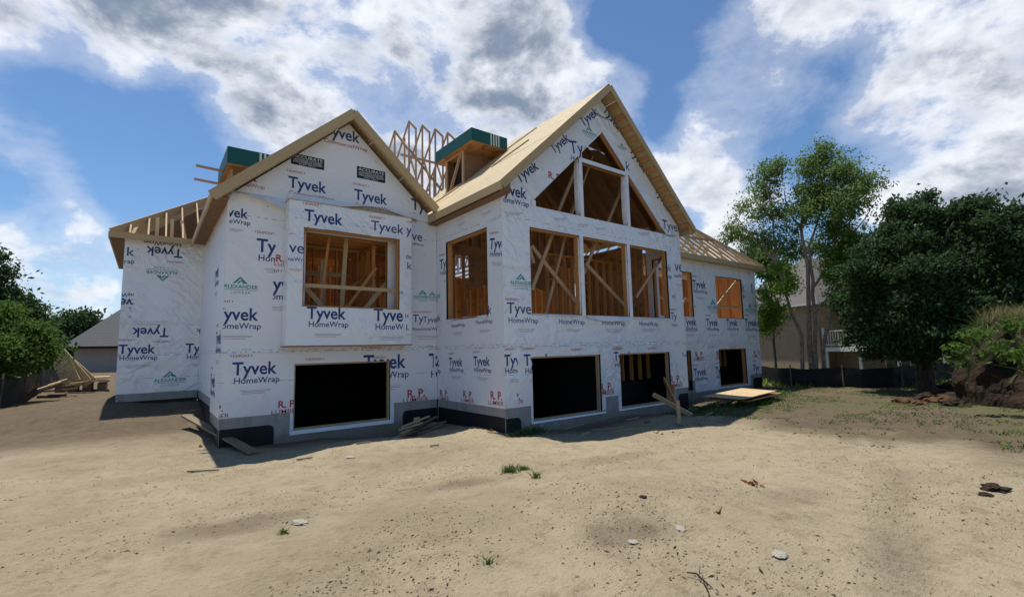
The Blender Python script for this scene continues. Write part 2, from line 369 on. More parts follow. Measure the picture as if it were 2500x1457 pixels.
# ------------------------------------------------------------------ lettering
_txt = {}
def text_tris(s, bold=0.018):
    key = (s, bold)
    if key in _txt: return _txt[key]
    cu = bpy.data.curves.new('lettering', 'FONT'); cu.body = s; cu.offset = bold; cu.resolution_u = 3; cu.size = 1.0
    o = bpy.data.objects.new('lettering_tmp', cu); col.objects.link(o)
    dg = bpy.context.evaluated_depsgraph_get(); me = o.evaluated_get(dg).to_mesh()
    V = [(v.co.x, v.co.y) for v in me.vertices]; T = [tuple(p.vertices) for p in me.polygons]
    x0 = min(v[0] for v in V); x1 = max(v[0] for v in V)
    L = x1-x0; V = [((x-x0)/L, y/L) for x, y in V]
    tr = [[V[i] for i in t] for t in T]
    o.evaluated_get(dg).to_mesh_clear(); bpy.data.objects.remove(o); bpy.data.curves.remove(cu)
    _txt[key] = tr; return tr
def rq(x0, x1, y0, y1): return [(x0, y0), (x1, y0), (x1, y1), (x0, y1)]
def shape(kind):
    """list of (polygon, ink) in a frame whose width is 1"""
    if kind == 'dup':
        r = [([( .12 + x*.76, y*.76) for x, y in t], 'ink_r') for t in text_tris('DUPONT', 0.012)]
        for p in ([(0.0, .075), (.06, .02), (.06, .13)], [(.94, .02), (1.0, .075), (.94, .13)]): r.append((p, 'ink_r'))
        return r
    if kind == 'alex':
        r = [(t, 'ink_g') for t in text_tris('ALEXANDER', 0.015)]
        r += [([(.26, .165), (.34, .165), (.47, .33), (.47, .39)], 'ink_g'), ([(.47, .39), (.47, .33), (.61, .165), (.69, .165)], 'ink_g')]
        r += [([(.38, .165), (.44, .165), (.50, .24), (.47, .28)], 'ink_g'), ([(.50, .24), (.56, .165), (.60, .165), (.52, .27)], 'ink_g')]
        r += [(rq(.02, .98, -.055, -.04), 'ink_g')]
        r += [([(.22+x*.55, -.17+y*.55) for x, y in t], 'ink_g') for t in text_tris('L U M B E R', 0.0)]
        return r
    if kind == 'fine':
        return [(rq(0, 1, .03, .045), 'ink_f'), (rq(.06, .95, -.02, -.002), 'ink_f'), (rq(.1, .8, -.08, -.065), 'ink_p')]
def stamp(flags):
    r = []
    if flags & 1: r += [([(-.05 + x*.48, .43 + y*.48) for x, y in p], k) for p, k in shape('dup')]
    if flags & 2: r += [([(x, y*1.12) for x, y in t], 'ink_b') for t in text_tris('Tyvek', 0.019)]
    if flags & 4: r += [([(.05 + x*1.02, -.215 + y*1.02) for x, y in t], 'ink_b') for t in text_tris('HomeWrap', 0.010)]
    if flags & 8: r += [([(.03 + x*1.19, -.20 + y*1.19) for x, y in t], 'ink_r') for t in text_tris('CommercialWrap', 0.004)]
    if flags & 16: r += [([(.17 + x*.72, -.42 + y*.72) for x, y in p], k) for p, k in shape('fine')]
    return r
PRINTS = [
('A', 'stamp', 23, 1.485, -0.448, 0, 0.897, None),
('A', 'stamp', 23, 1.073, 0.761, 0, 0.89, (1.276, None)),
('A', 'stamp', 22, 0.981, 3.091, 0, 0.701, (1.312, None)),
('A', 'stamp', 23, 1.875, 2.354, 0, 0.988, (None, 2.276)),
('A', 'stamp', 23, 2.01, 1.474, 0, 0.992, (2.248, 2.496)),
('A', 'r', 'R. P.', 2.294, 2.164, 0, 0.4, (None, 2.465)),
('A', 'r', 'LUMBER', 2.258, 2.055, 0, 0.575, (None, 2.468)),
('A', 'alex', '', 1.251, 1.473, 0, 0.688, None),
('A', 'r', 'R. P.', 1.01, -1.204, 0, 0.331, (1.235, None)),
('A', 'r', 'LUMBER', 0.908, -1.347, 0, 0.558, (1.24, None)),
('A', 'r', 'R. P.', 2.435, -1.24, 0, 0.391, None),
('A', 'r', 'LUMBER', 2.296, -1.373, 0, 0.618, None),
('A', 'stamp', 23, 4.41, -0.453, 0, 1.174, None),
('A', 'stamp', 23, 6.285, -0.486, 0, 1.278, (None, 6.433)),
('A', 'stamp', 22, 5.269, -0.45, 0, 1.329, (6.491, None)),
('A', 'r', 'R. P.', 5.634, -1.262, 0, 0.522, None),
('A', 'r', 'LUMBER', 5.51, -1.389, 0, 0.757, None),
('A', 'dup', '', 2.998, -0.18, 0, 0.439, None),
('A', 'dup', '', 4.599, -0.185, 0, 0.455, None),
('A', 'b', 've', 5.754, 3.099, 0, 0.331, None),
('A', 'k', 's4Home', 5.777, 2.963, 0, 0.355, None),
('A', 'alex', '', 5.809, 1.468, 0, 0.606, (None, 6.222)),
('A', 'alex', '', 6.174, 1.482, 0, 0.477, None),
('A', 'b', 'Tyvek', 5.79, 0.782, 0, 0.767, (None, 6.101)),
('A', 'b', 'Tyvek', 6.101, 0.785, 0, 0.58, None),
('A', 'dup', '', 5.64, 1.043, 0, 0.368, (5.777, 6.008)),
('A', 'dup', '', 6.008, 1.053, 0, 0.38, None),
('A', 'b', 'HomeWrap', 5.777, 0.554, 0, 0.585, (None, 6.124)),
('A', 'b', 'HomeWrap', 6.007, 0.556, 0, 0.687, (6.124, None)),
('A', 'fine', '', 5.845, 0.38, 0, 0.807, None),
('A', 'stamp', 10, 3.298, 5.548, 0, 0.952, None),
('A', 'stamp', 11, 2.511, 4.007, 0, 0.898, None),
('A', 'stamp', 11, 4.118, 3.989, 0, 0.908, None),
('A', 'stamp', 11, 5.745, 3.992, 0, 1.013, None),
('A', 'stamp', 10, 1.096, 3.999, 0, 0.746, None),
('A', 'acc', '', 2.558, 4.602, 0, 0.785, 0.285),
('A', 'acc', '', 4.181, 4.587, 0, 0.786, 0.321),
('bay', 'stamp', 3, 2.796, 3.121, 0, 0.895, None),
('bay', 'b', 'Tyvek', 4.413, 3.113, 0, 0.9, None),
('bay', 'dup', '', 4.335, 3.426, 0, 0.447, None),
('bay', 'b', 'y', 5.387, 3.136, 0, 0.165, None),
('bay', 'dup', '', 5.387, 3.436, 0, 0.521, (None, 5.535)),
('bay', 'b', 've', 2.476, 2.322, 0, 0.33, None),
('bay', 'b', 'meWrap', 2.429, 2.124, 0, 0.476, None),
('bay', 'fine', '', 2.453, 1.924, 0, 0.362, None),
('bay', 'dup', '', 2.346, 2.72, 7.5, 0.245, (2.426, None)),
('bay', 'stamp', 22, 2.9, 0.798, 0, 0.902, None),
('bay', 'stamp', 22, 4.502, 0.774, 0, 1.02, (None, 5.309)),
('bay', 'b', 'L', 5.392, 0.548, 0, 0.087, None),
('bay', 'b', 'H', 5.361, 0.861, 0, 0.087, None),
('bay', 'b', 'de', 5.376, 2.456, 0, 0.168, None),
('bay', 'b', 'k', 5.42, 2.173, 0, 0.133, None),
('bay', 'dup', '', 5.37, 0.412, 0, 0.174, None),
('bay', 'g', 'DE', 5.175, 1.497, 0, 0.129, None),
('bay', 'b', 'p.', 5.544, 2.032, 0, 0.089, None),
('S', 'stamp', 23, -11.388, -0.432, 0, 0.709, None),
('S', 'stamp', 23, -10.152, -0.406, 0, 0.728, None),
('S', 'stamp', 23, -12.753, -0.462, 0, 0.837, (-12.081, None)),
('S', 'r', 'R. P.', -11.895, -1.276, 0, 0.441, None),
('S', 'r', 'R. P.', -10.662, -1.231, 0, 0.439, None),
('S', 'r', 'R. P.', -9.42, -1.184, 0, 0.472, None),
('S', 'r', 'LUMBER', -12.009, -1.385, 0, 0.6, None),
('S', 'r', 'LUMBER', -10.769, -1.348, 0, 0.621, None),
('S', 'r', 'LUMBER', -9.524, -1.312, 0, 0.633, None),
('S', 'stamp', 23, -9.369, 2.43, -8.1, 0.849, None),
('S', 'stamp', 23, -11.864, 2.297, 0, 0.868, (None, -11.413)),
('S', 'alex', '', -12.56, 1.498, 0, 0.719, (-12.092, None)),
('S', 'b', 'yek', -12.218, 0.819, 0, 0.383, None),
('S', 'b', 'HomeWrap', -11.256, 0.597, 0, 0.711, None),
('S', 'b', 'HomeWrap', -9.996, 0.621, 0, 0.708, None),
('S', 'fine', '', -11.146, 0.432, 0, 0.507, None),
('S', 'fine', '', -9.872, 0.445, 0, 0.491, None),
('S', 'b', 'k', -9.459, 0.843, 0, 0.137, None),
('S', 'fine', '', -10.896, 3.358, 0, 0.463, None),
('S', 'fine', '', -9.682, 3.37, 0, 0.446, None),
('B', 'dup', '', 6.578, 1.122, 0, 0.448, None),
('B', 'b', 'Tyvek', 6.645, 0.819, 0, 0.941, None),
('B', 'b', 'HomeWrap', 6.688, 0.6, 0, 0.912, None),
('B', 'b', 'HomeWrap', 8.298, 0.594, 0, 0.933, None),
('B', 'b', 'HomeWrap', 9.935, 0.588, 0, 0.953, None),
('B', 'b', 'HomeWrap', 11.562, 0.586, 0, 0.918, None),
('B', 'fine', '', 6.935, 0.428, 0, 0.568, None),
('B', 'fine', '', 8.549, 0.437, 0, 0.514, None),
('B', 'fine', '', 10.03, 0.445, 0, 0.748, None),
('B', 'fine', '', 11.639, 0.467, 0, 0.758, None),
('B', 'fine', '', 6.655, 3.223, 9.1, 0.564, None),
('B', 'fine', '', 8.227, 3.323, 8.6, 0.495, None),
('B', 'fine', '', 9.048, 3.276, 8.2, 0.537, None),
('B', 'fine', '', 9.825, 3.292, 7.9, 0.42, None),
('B', 'fine', '', 11.702, 3.398, 7.5, 0.625, None),
('B', 'alex', '', 6.755, 1.525, 0, 0.699, None),
('B', 'alex', '', 13.277, 1.512, 0, 0.746, (None, 13.51)),
('B', 'b', 'Ty', 13.148, 0.803, 0, 0.338, None),
('B', 'b', 'Hom', 13.202, 0.583, 0, 0.293, None),
('B', 'dup', '', 13.085, 1.092, 0, 0.455, None),
('B', 'b', 'ek', 13.041, 2.364, 0, 0.291, None),
('B', 'b', 'rap', 13.078, 2.128, 0, 0.261, None),
('B', 'b', 've', 13.535, 2.389, 0, 0.468, None),
('B', 'b', 'meWr', 13.498, 2.181, 0, 0.482, None),
('B', 'fine', '', 13.507, 1.955, 0, 0.399, None),
('B', 'stamp', 23, 6.52, -0.396, 0, 0.82, (None, 6.927)),
('B', 'stamp', 23, 7.114, -0.416, 0, 0.863, None),
('B', 'dup', '', 8.664, -0.099, 0, 0.465, None),
('B', 'dup', '', 10.303, -0.117, 0, 0.446, None),
('B', 'stamp', 23, 10.348, -0.411, 0, 0.798, None),
('B', 'dup', '', 11.873, -0.123, 0, 0.514, None),
('B', 'r', 'R. P.', 9.729, -1.195, 0, 0.501, (9.796, None)),
('B', 'r', 'LUMBER', 9.557, -1.311, 0, 0.771, (9.756, None)),
('B', 'r', 'R. P.', 6.6, -1.186, 0, 0.371, (6.887, None)),
('B', 'r', 'LUMBER', 6.477, -1.287, 0, 0.6, (6.925, None)),
('B', 'r', 'R. P.', 12.939, -1.191, 0, 0.56, None),
('B', 'r', 'LUMBER', 12.92, -1.315, 0, 0.682, None),
('B', 'b', 'Tyvek', 13.66, -0.398, 0, 0.481, (None, 13.93)),
('B', 'stamp', 3, 7.11, 4.053, 39.0, 0.852, None),
('B', 'stamp', 3, 8.315, 5.095, 41.7, 0.826, None),
('B', 'stamp', 3, 9.488, 6.171, 41.1, 0.883, None),
('B', 'b', 'HomeWrap', 10.103, 6.672, 0, 0.745, (None, 10.678)),
('B', 'stamp', 3, 10.335, 6.93, -36.0, 0.851, None),
('B', 'stamp', 3, 11.485, 5.976, -40.4, 0.899, None),
('B', 'stamp', 3, 12.672, 4.925, -43.1, 0.865, None),
('B', 'stamp', 6, 6.433, 3.694, 0, 0.902, (6.598, None)),
('B', 'b', 'Tyvek', 8.935, 5.276, 9.8, 1.255, (None, 9.421)),
('B', 'dup', '', 8.953, 5.637, 0, 0.305, None),
('B', 'b', 'Home', 8.945, 5.077, 0, 0.554, None),
('B', 'r', 'R. P.', 8.093, 4.395, 0, 0.467, None),
('B', 'alex', '', 9.434, 6.029, 0, 0.606, None),
('B', 'alex', '', 10.963, 5.972, 0, 0.405, None),
('B', 'b', 'k', 11.29, 5.331, 0, 0.178, None),
('B', 'b', 'Tyvek', 13.004, 3.738, 0, 1.04, None),
('B', 'b', 'HomeW', 13.049, 3.5, 0, 0.6, None),
('B', 'dup', '', 12.962, 3.993, 0, 0.425, None),
('B', 'b', 'k', 9.194, 2.497, 0, 0.098, None),
('B', 'b', 'v', 11.108, 2.404, 0, 0.156, None),
('B', 'strip', 'Tyvek', 7.956, -1.826, 0, 0.859, None),
('B', 'strip', 'Ty', 9.525, -1.825, 0, 0.388, None),
('B', 'strip', 'Tyvek', 11.194, -1.846, 0, 0.962, None),
('B', 'strip', 'Ty', 12.761, -1.811, 0, 0.408, None),
('B', 'strip', 'Ty', 11.212, -1.866, 0, 0.343, None),
('A', 'strip', 'vek', 2.704, -1.888, 0, 0.462, None),
('A', 'strip', 'Tyvek', 3.885, -1.889, 0, 0.851, None),
('C', 'stamp', 23, 16.787, 2.216, 0, 0.962, None),
('C', 'b', '1', 21.555, 2.239, 0, 0.066, None),
('C', 'b', '4', 21.535, 2.535, 0, 0.119, None),
('C', 'b', 'k', 20.653, 2.265, 0, 0.251, None),
('C', 'b', 'ap', 20.652, 2.002, 0, 0.25, None),
('C', 'alex', '', 17.733, 1.419, 0, 0.989, None),
('C', 'alex', '', 20.837, 1.413, 0, 0.906, (None, 21.611)),
('C', 'alex', '', 21.349, 1.429, 0, 0.934, (21.584, 21.93)),
('C', 'g', 'DE P', 16.592, 1.409, 0, 0.313, None),
('C', 'stamp', 22, 15.99, 0.728, 0, 0.897, (16.157, None)),
('C', 'stamp', 23, 17.588, 0.724, 0, 0.9, None),
('C', 'stamp', 22, 19.156, 0.741, 0, 0.899, None),
('C', 'stamp', 23, 20.713, 0.747, 0, 1.028, None),
('C', 'b', 've', 21.636, 0.753, 0, 0.359, None),
('C', 'r', 'R. P.', 16.689, -0.496, 0, 0.53, None),
('C', 'r', 'LUMBER', 16.542, -0.613, 0, 0.743, None),
('C', 'r', 'R. P.', 18.211, -0.517, 0, 0.541, None),
('C', 'r', 'LUMBER', 18.09, -0.63, 0, 0.779, None),
('C', 'r', 'R. P.', 21.328, -0.548, 0, 0.495, (None, 21.586)),
('C', 'r', 'LUMBER', 21.211, -0.641, 0, 0.73, (None, 21.571)),
('C', 'stamp', 23, 16.506, -1.195, 0, 0.881, None),
('C', 'stamp', 23, 18.041, -1.19, 0, 0.886, None),
('C', 'stamp', 7, 21.131, -1.239, 0, 0.979, (None, 21.711)),
('C', 'b', 'Ty', 21.607, -0.502, 0, 0.276, None),
('C', 'fine', '', 16.078, 0.513, 0, 0.763, None),
('C', 'fine', '', 17.571, -0.11, 0, 0.733, None),
('C', 'fine', '', 19.187, -0.124, 0, 0.813, None),
('D', 'stamp', 7, 0.708, 3.272, 180, 0.893, None),
('D', 'b', 'k', -0.619, 2.941, 0, 0.173, None),
('D', 'b', 'rap', -0.662, 2.696, 8.5, 0.236, None),
('D', 'alex', '', 0.62, 2.555, 180, 0.785, None),
('D', 'stamp', 7, -0.103, 1.677, 180, 0.784, (None, -0.405)),
('D', 'b', 'T', -0.512, 1.329, 0, 0.089, None),
('D', 'dup', '', -0.602, 1.633, 0, 0.192, None),
('D', 'stamp', 23, 1.524, 1.631, 180, 0.902, (1.27, None)),
('D', 'stamp', 3, 0.465, 0.837, 180, 0.865, None),
('D', 'b', 'k', 1.262, 0.826, 180, 0.106, None),
('D', 'stamp', 23, -0.68, 0.093, 0, 0.853, (-0.674, None)),
('D', 'stamp', 22, 0.903, 0.091, 0, 0.903, (None, 1.251)),
('D', 'alex', '', 0.176, -0.753, 0, 0.793, None),
('D', 'b', 'H', -0.489, 1.13, 0, 0.051, None),
('D', 'fine', '', -0.379, 0.997, 0, 0.803, None),
('L', 'stamp', 23, -15.6, 1.9, 0, 0.95, None),
('L', 'stamp', 23, -14.2, 1.9, 0, 0.95, None),
('L', 'stamp', 23, -13.2, 0.25, 0, 0.95, None),
('L', 'stamp', 23, -15.0, 0.25, 0, 0.95, None),
('L', 'stamp', 23, -14.0, -0.75, 0, 0.95, None),
('L', 'stamp', 23, -15.4, -0.75, 0, 0.95, None),
]

def do_prints():
    acc = {}
    for (w, k, txt, u, v, ang, L, clip) in PRINTS:
        out = acc.setdefault(w, [])
        if k == 'acc':
            uw, h = L, clip
            P = [(rq(u, u+uw, v, v+h), 'ink_k', 0)]
            for s, y, ht, wd in (('ACCURATE', .66, .25, .90), ('HOUSING SYSTEMS', .47, .12, .84), ('WALL PANELS & TRUSSES', .28, .11, .88), ('EAST TROY', .08, .10, .5)):
                tr = text_tris(s, 0.01); mh = max(p[1] for t in tr for p in t)
                for t in tr: P.append(([(u+uw*(.5-wd/2)+x*wd*uw, v+h*y+(yy/mh)*h*ht) for x, yy in t], 'ink_w', 1))
            for y in (.42, .24): P.append((rq(u+uw*.06, u+uw*.94, v+h*y, v+h*(y+.018)), 'ink_w', 1))
            for p, ink, lay in P: out.append((p, ink, lay))
            continue
        if k == 'stamp': S = stamp(txt)
        elif k in ('dup', 'alex', 'fine'): S = shape(k)
        elif k == 'strip': S = [([(x, y*.75) for x, y in t], 'ink_k') for t in text_tris(txt, 0.02)]
        else:
            S = [([(x, y*(.8 if txt == 'LUMBER' else 1.0)) for x, y in t], {'b': 'ink_b', 'r': 'ink_r', 'g': 'ink_g', 'k': 'ink_k'}[k]) for t in text_tris(txt, 0.022 if k == 'r' and txt != 'LUMBER' else 0.006)]
        c, s_ = math.cos(R_(ang)), math.sin(R_(ang))
        for p, ink in S:
            q = [(u + (x*c - y*s_)*L, v + (x*s_ + y*c)*L) for x, y in p]
            if clip:
                if clip[0] is not None: q = [] if not q else clip_half(q, (clip[0], 0), (clip[0], 1), False)
                if q and clip[1] is not None: q = clip_half(q, (clip[1], 0), (clip[1], 1), True)
            if q: out.append((q, ink, 0))
    for w, polys in acc.items():
        if w not in WALLS: continue
        mb = MB(); pcs = [(pc, min(p[0] for p in pc), max(p[0] for p in pc), min(p[1] for p in pc), max(p[1] for p in pc)) for pc in WALLS[w]['pieces']]
        for q, ink, lay in polys:
            x0 = min(p[0] for p in q); x1 = max(p[0] for p in q); y0 = min(p[1] for p in q); y1 = max(p[1] for p in q)
            if area(q) < 0: q = q[::-1]
            for pc, a, b, c, d in pcs:
                if x1 < a or x0 > b or y1 < c or y0 > d: continue
                r = clip_convex(q, pc) if not (x0 >= a and x1 <= b and y0 >= c and y1 <= d and len(pc) == 4 and abs(abs(area(pc)) - (b-a)*(d-c)) < 1e-6) else q
                if r: mb.poly([to3(w, x, y, 0.003 + 0.002*lay) for x, y in r], INK.index(ink))
        if mb.f: mb.build('printed_lettering', INK, WALLS[w]['obj'])

do_link_world = W.l.new(ms.outputs[0], wo.inputs[0])

# ------------------------------------------------------------------ ground
GP = [(0,0,-1.62),(4,3,-1.62),(-5,5,-1.62),(8,0,-1.60),(3.7,9.3,-1.80),(6,7.4,-1.80),(10.8,6.8,-1.84),(8.4,5.2,-1.74),(2.0,10.9,-1.98),(2.4,11.9,-2.06),(5.2,11.7,-2.22),(6.2,11.2,-1.98),(6.4,9.8,-1.93),(7,8.5,-1.95),(8.5,8.5,-2.02),
      (12.9,8.5,-2.06),(14.2,8.8,-2.10),(17,9.9,-2.12),(21.8,9.9,-1.98),(13.6,7.4,-1.86),(17,7.8,-1.84),(1.1,17.4,-1.34),(-.7,17.4,-1.30),(-1.5,18.5,-1.25),(0.2,16.2,-1.55),(-.3,13.4,-1.80),(-2.35,14.6,-1.76),(0.9,14.0,-1.80),(1.0,12.4,-1.98),
      (25,9,-1.70),(31,6,-1.72),(40,20,-1.60),(-3,25,-1.2),(-4,40,-1.0),(-15,30,-1.1),(15,2,-1.64),(60,0,-1.6),(0,80,-1.2),(80,40,-1.6),(-40,-20,-1.6),(20,-30,-1.6),(22,14,-1.7),(24,20,-1.6)]
GP_ = np.array(GP)
def ground_base(x, y):
    x = np.asarray(x, float); y = np.asarray(y, float)
    num = np.zeros_like(x); den = np.zeros_like(x)
    for gx, gy, gz in GP_:
        w = 1.0/(((x-gx)**2 + (y-gy)**2) + 0.09)**1.6; num += w*gz; den += w
    z = num/den
    return z
_tab = {}
def vnoise(x, y, s, seed):
    """smooth value noise, vectorised"""
    if seed not in _tab: _tab[seed] = np.random.default_rng(seed).random((256, 256))
    T = _tab[seed]
    x = x*s + 1000.3; y = y*s + 1000.7
    xi = np.floor(x).astype(int); yi = np.floor(y).astype(int); fx = x-xi; fy = y-yi
    fx = fx*fx*(3-2*fx); fy = fy*fy*(3-2*fy)
    g = lambda a, b: T[a % 256, b % 256]
    return (g(xi, yi)*(1-fx)+g(xi+1, yi)*fx)*(1-fy) + (g(xi, yi+1)*(1-fx)+g(xi+1, yi+1)*fx)*fy
def seg_d(x, y, a, b):
    ax, ay = a; bx, by = b; t = np.clip(((x-ax)*(bx-ax)+(y-ay)*(by-ay))/((bx-ax)**2+(by-ay)**2), 0, 1)
    return np.hypot(x-ax-t*(bx-ax), y-ay-t*(by-ay)), t
def inside_house(x, y):
    return ((x > 1.4) & (x < 21.8) & (y > 12.2) & (y < 24)) | ((x > 6.68) & (x < 13.8) & (y > 9.0) & (y < 13)) | ((x > 13.7) & (x < 21.8) & (y > 10.4) & (y < 13)) | ((x > -.55) & (x < 2) & (y > 17.75) & (y < 24))
def ground_z(x, y, fine=True):
    x = np.asarray(x, float); y = np.asarray(y, float)
    z = ground_base(x, y)
    r = np.hypot(x, y)
    if fine:
        k = np.clip(1.3 - r/60, 0, 1)
        z = z + k*(0.06*(vnoise(x, y, .45, 1)-.5) + 0.035*(vnoise(x, y, 1.4, 2)-.5) + 0.022*(vnoise(x, y, 4, 3)-.5) + 0.012*(vnoise(x, y, 11, 4)-.5))
        rough = np.clip((vnoise(x, y, .6, 9)-.35)*2.5, 0.15, 1)
        z = z + k*rough*0.020*(vnoise(x, y, 24, 5)-.5) + k*rough*.026*(vnoise(x, y, 15, 6)**3-.2) + k*.03*np.clip(vnoise(x, y, 2.6, 7)-.62, 0, 1)
        # machine track marks: two ribbed bands crossing the right foreground
        for a, b, wd, ph in (((3.6, .9), (13.5, 3.7), .22, 0), ((3.3, 2.9), (6.0, 2.3), .28, 1), ((4.6, -.4), (14.5, 2.4), .22, 2)):
            d, t = seg_d(x, y, a, b); L = math.hypot(b[0]-a[0], b[1]-a[1])
            m = np.clip(1.4-d/wd, 0, 1)*np.clip(vnoise(x, y, .9, 20+ph)*1.9-.2, 0, 1)
            z = z + m*(-0.034 + 0.020*np.sin(t*L*2*math.pi/0.16))
    z = np.where(inside_house(x, y), -2.7, z)
    return z
def gz(x, y): return float(ground_z(np.array([x]), np.array([y]))[0])

def build_ground():
    rr = np.concatenate([[0.05, 0.6, 1.2, 1.7], np.geomspace(2.1, 30, 430), np.geomspace(31, 900, 60)])
    a0 = math.atan2(FWD.y, FWD.x)
    front = np.linspace(a0-R_(56), a0+R_(56), 640); back = np.linspace(a0+R_(56), a0+2*math.pi-R_(56), 60)[1:-1]
    aa = np.concatenate([front, back]); n = len(aa); k = len(rr)
    Rg, Ag = np.meshgrid(rr, aa, indexing='ij'); X = Rg*np.cos(Ag); Y = Rg*np.sin(Ag); Z = ground_z(X.ravel(), Y.ravel()).reshape(X.shape)
    V = np.stack([X, Y, Z], -1).reshape(-1, 3)
    i, j = np.meshgrid(np.arange(k-1), np.arange(n), indexing='ij'); j2 = (j+1) % n
    F = np.stack([i*n+j, (i+1)*n+j, (i+1)*n+j2, i*n+j2], -1).reshape(-1, 4)
    me = bpy.data.meshes.new('ground'); me.vertices.add(len(V)); me.vertices.foreach_set('co', V.ravel())
    me.loops.add(F.size); me.loops.foreach_set('vertex_index', F.ravel()); me.polygons.add(len(F)); me.polygons.foreach_set('loop_start', np.arange(0, F.size, 4)); me.polygons.foreach_set('loop_total', np.full(len(F), 4))
    me.update(); me.validate(); me.polygons.foreach_set('use_smooth', np.ones(len(F), bool))
    # soil tone: R damp earth plus painted left-wing shade, G thin weeds, B pale dust
    x, y = V[:, 0], V[:, 1]
    nz = vnoise(x, y, .5, 31)-.5; nz2 = vnoise(x, y, 1.7, 32)-.5
    line = (x-9.5) - 0.22*(y-3.5) + 2.2*nz + 1.2*nz2; line2 = (x - (9.0 + 1.1*y)) + 2*nz
    dp = np.clip(np.maximum(np.minimum(line/2.5, 1.5), 0) * (y < 8.6), 0, 1)
    dp = np.maximum(dp, np.clip((x-17)/3, 0, 1))
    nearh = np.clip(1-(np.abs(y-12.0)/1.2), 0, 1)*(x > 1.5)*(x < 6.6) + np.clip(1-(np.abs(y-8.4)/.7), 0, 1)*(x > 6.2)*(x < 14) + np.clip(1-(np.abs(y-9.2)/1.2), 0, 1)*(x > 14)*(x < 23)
    dl = np.clip((y-12.2-.3*nz)/2.2, 0, 1)*(x < 1.6)  # shade in front of the left wing, painted as darker soil
    moist_shade = np.clip(np.maximum(np.maximum(dp*.95, nearh*.8), dl*.9), 0, 1)
    weeds = np.clip(dp*np.clip(1.0 + nz*2.2, 0, 1)*np.clip((vnoise(x, y, .35, 35)-.36)*3.2, 0, 1) + np.clip((x-21.5)/2, 0, 1)*.6 + .8*np.clip(1-np.hypot(x-15, y-7.6)/1.6, 0, 1), 0, 1)
    weeds = np.maximum(weeds, np.clip((np.hypot(x, y)-45)/15, 0, 1))
    dust = np.clip(vnoise(x, y, .3, 36)*1.3-.1, 0, 1)
    for a, b, wd in (((3.6, .9), (13.5, 3.7), .20), ((3.3, 2.9), (6.0, 2.3), .26), ((4.6, -.4), (14.5, 2.4), .20), ((-3, 6.5), (6.5, 5.2), .25), ((7.5, 2.2), (16, 5.6), .16)):
        d_, t_ = seg_d(x, y, a, b); moist_shade = np.maximum(moist_shade, .5*np.clip(1.5-d_/wd, 0, 1)*np.clip(vnoise(x, y, .8, 61)*2.4-.9, 0, 1))
    moist_shade = np.maximum(moist_shade, .3*np.clip(vnoise(x, y, .55, 62)*3.2-2.2, 0, 1)*np.clip(vnoise(x, y, 2.5, 63)*1.6, 0, 1))
    A = me.color_attributes.new('soil_and_shade', 'FLOAT_COLOR', 'POINT'); A.data.foreach_set('color', np.stack([moist_shade, weeds, dust, np.ones_like(x)], -1).ravel())
    m, T, b = mat('bare_soil'); P = pos(T)
    at = T.new('ShaderNodeAttribute', attribute_name='soil_and_shade'); sp = T.new('ShaderNodeSeparateColor'); T.l.new(at.outputs['Color'], sp.inputs[0])
    n_l = T.noise(P, .8, 6, .65); n_m = T.noise(T.vm('ADD', P, T.scale(T.noise(P, 1.2, 3, .5, 0, 'Color'), .5)), 4, 8, .75); n_f = T.noise(P, 30, 5, .7); n_g = T.noise(P, 90, 3, .6)
    c = T.mix(T.smooth(n_l, .3, .7), (.275, .224, .145), (.385, .318, .210))
    c = T.mix(T.m('MULTIPLY', sp.outputs[2], .6), c, (.39, .325, .215))
    c = T.mix(T.m('MULTIPLY', T.smooth(n_m, .46, .70), .65), c, (.215, .165, .105))
    c = T.mix(T.m('MULTIPLY', T.smooth(n_f, .56, .74), .55), c, (.13, .095, .06))
    c = T.mix(T.m('MULTIPLY', T.smooth(n_g, .58, .70), .35), c, (.50, .44, .34))
    st = T.noise(T.mapv(P, (2.2, 9, 2)), 6, 4, .6); c = T.mix(T.m('MULTIPLY', T.smooth(st, .57, .68), .55), c, (.15, .105, .06))
    c = T.mix(T.m('MULTIPLY', T.smooth(T.vor(P, 7.5), 0.0, .13, 1, 0), T.smooth(n_m, .48, .6)), c, (.10, .07, .045))
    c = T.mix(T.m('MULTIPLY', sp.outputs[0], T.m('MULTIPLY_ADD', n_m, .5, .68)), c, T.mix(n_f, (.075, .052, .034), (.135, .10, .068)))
    c = T.mix(T.m('MULTIPLY', sp.outputs[1], T.smooth(n_f, .40, .62)), c, T.mix(n_m, (.055, .085, .02), (.13, .15, .05)))
    T.put(b.inputs['Base Color'], c); b.inputs['Roughness'].default_value = .95; b.inputs['Specular IOR Level'].default_value = .1
    h = T.m('ADD', T.m('MULTIPLY', n_f, .7), T.m('ADD', T.m('MULTIPLY', n_m, 1.0), T.m('MULTIPLY', n_g, .22)))
    T.put(b.inputs['Normal'], T.bump(h, .9, .045))
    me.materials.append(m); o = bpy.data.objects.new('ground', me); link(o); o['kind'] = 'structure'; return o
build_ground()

lerp = lambda a, b, t: a+(b-a)*t
# ------------------------------------------------------------------ the unfinished house
H = empty('unfinished_house', (6.54, 12.0, -2.3), 'large unfinished gabled house wrapped in white printed sheeting with open window holes', 'house')
ZW = -1.37
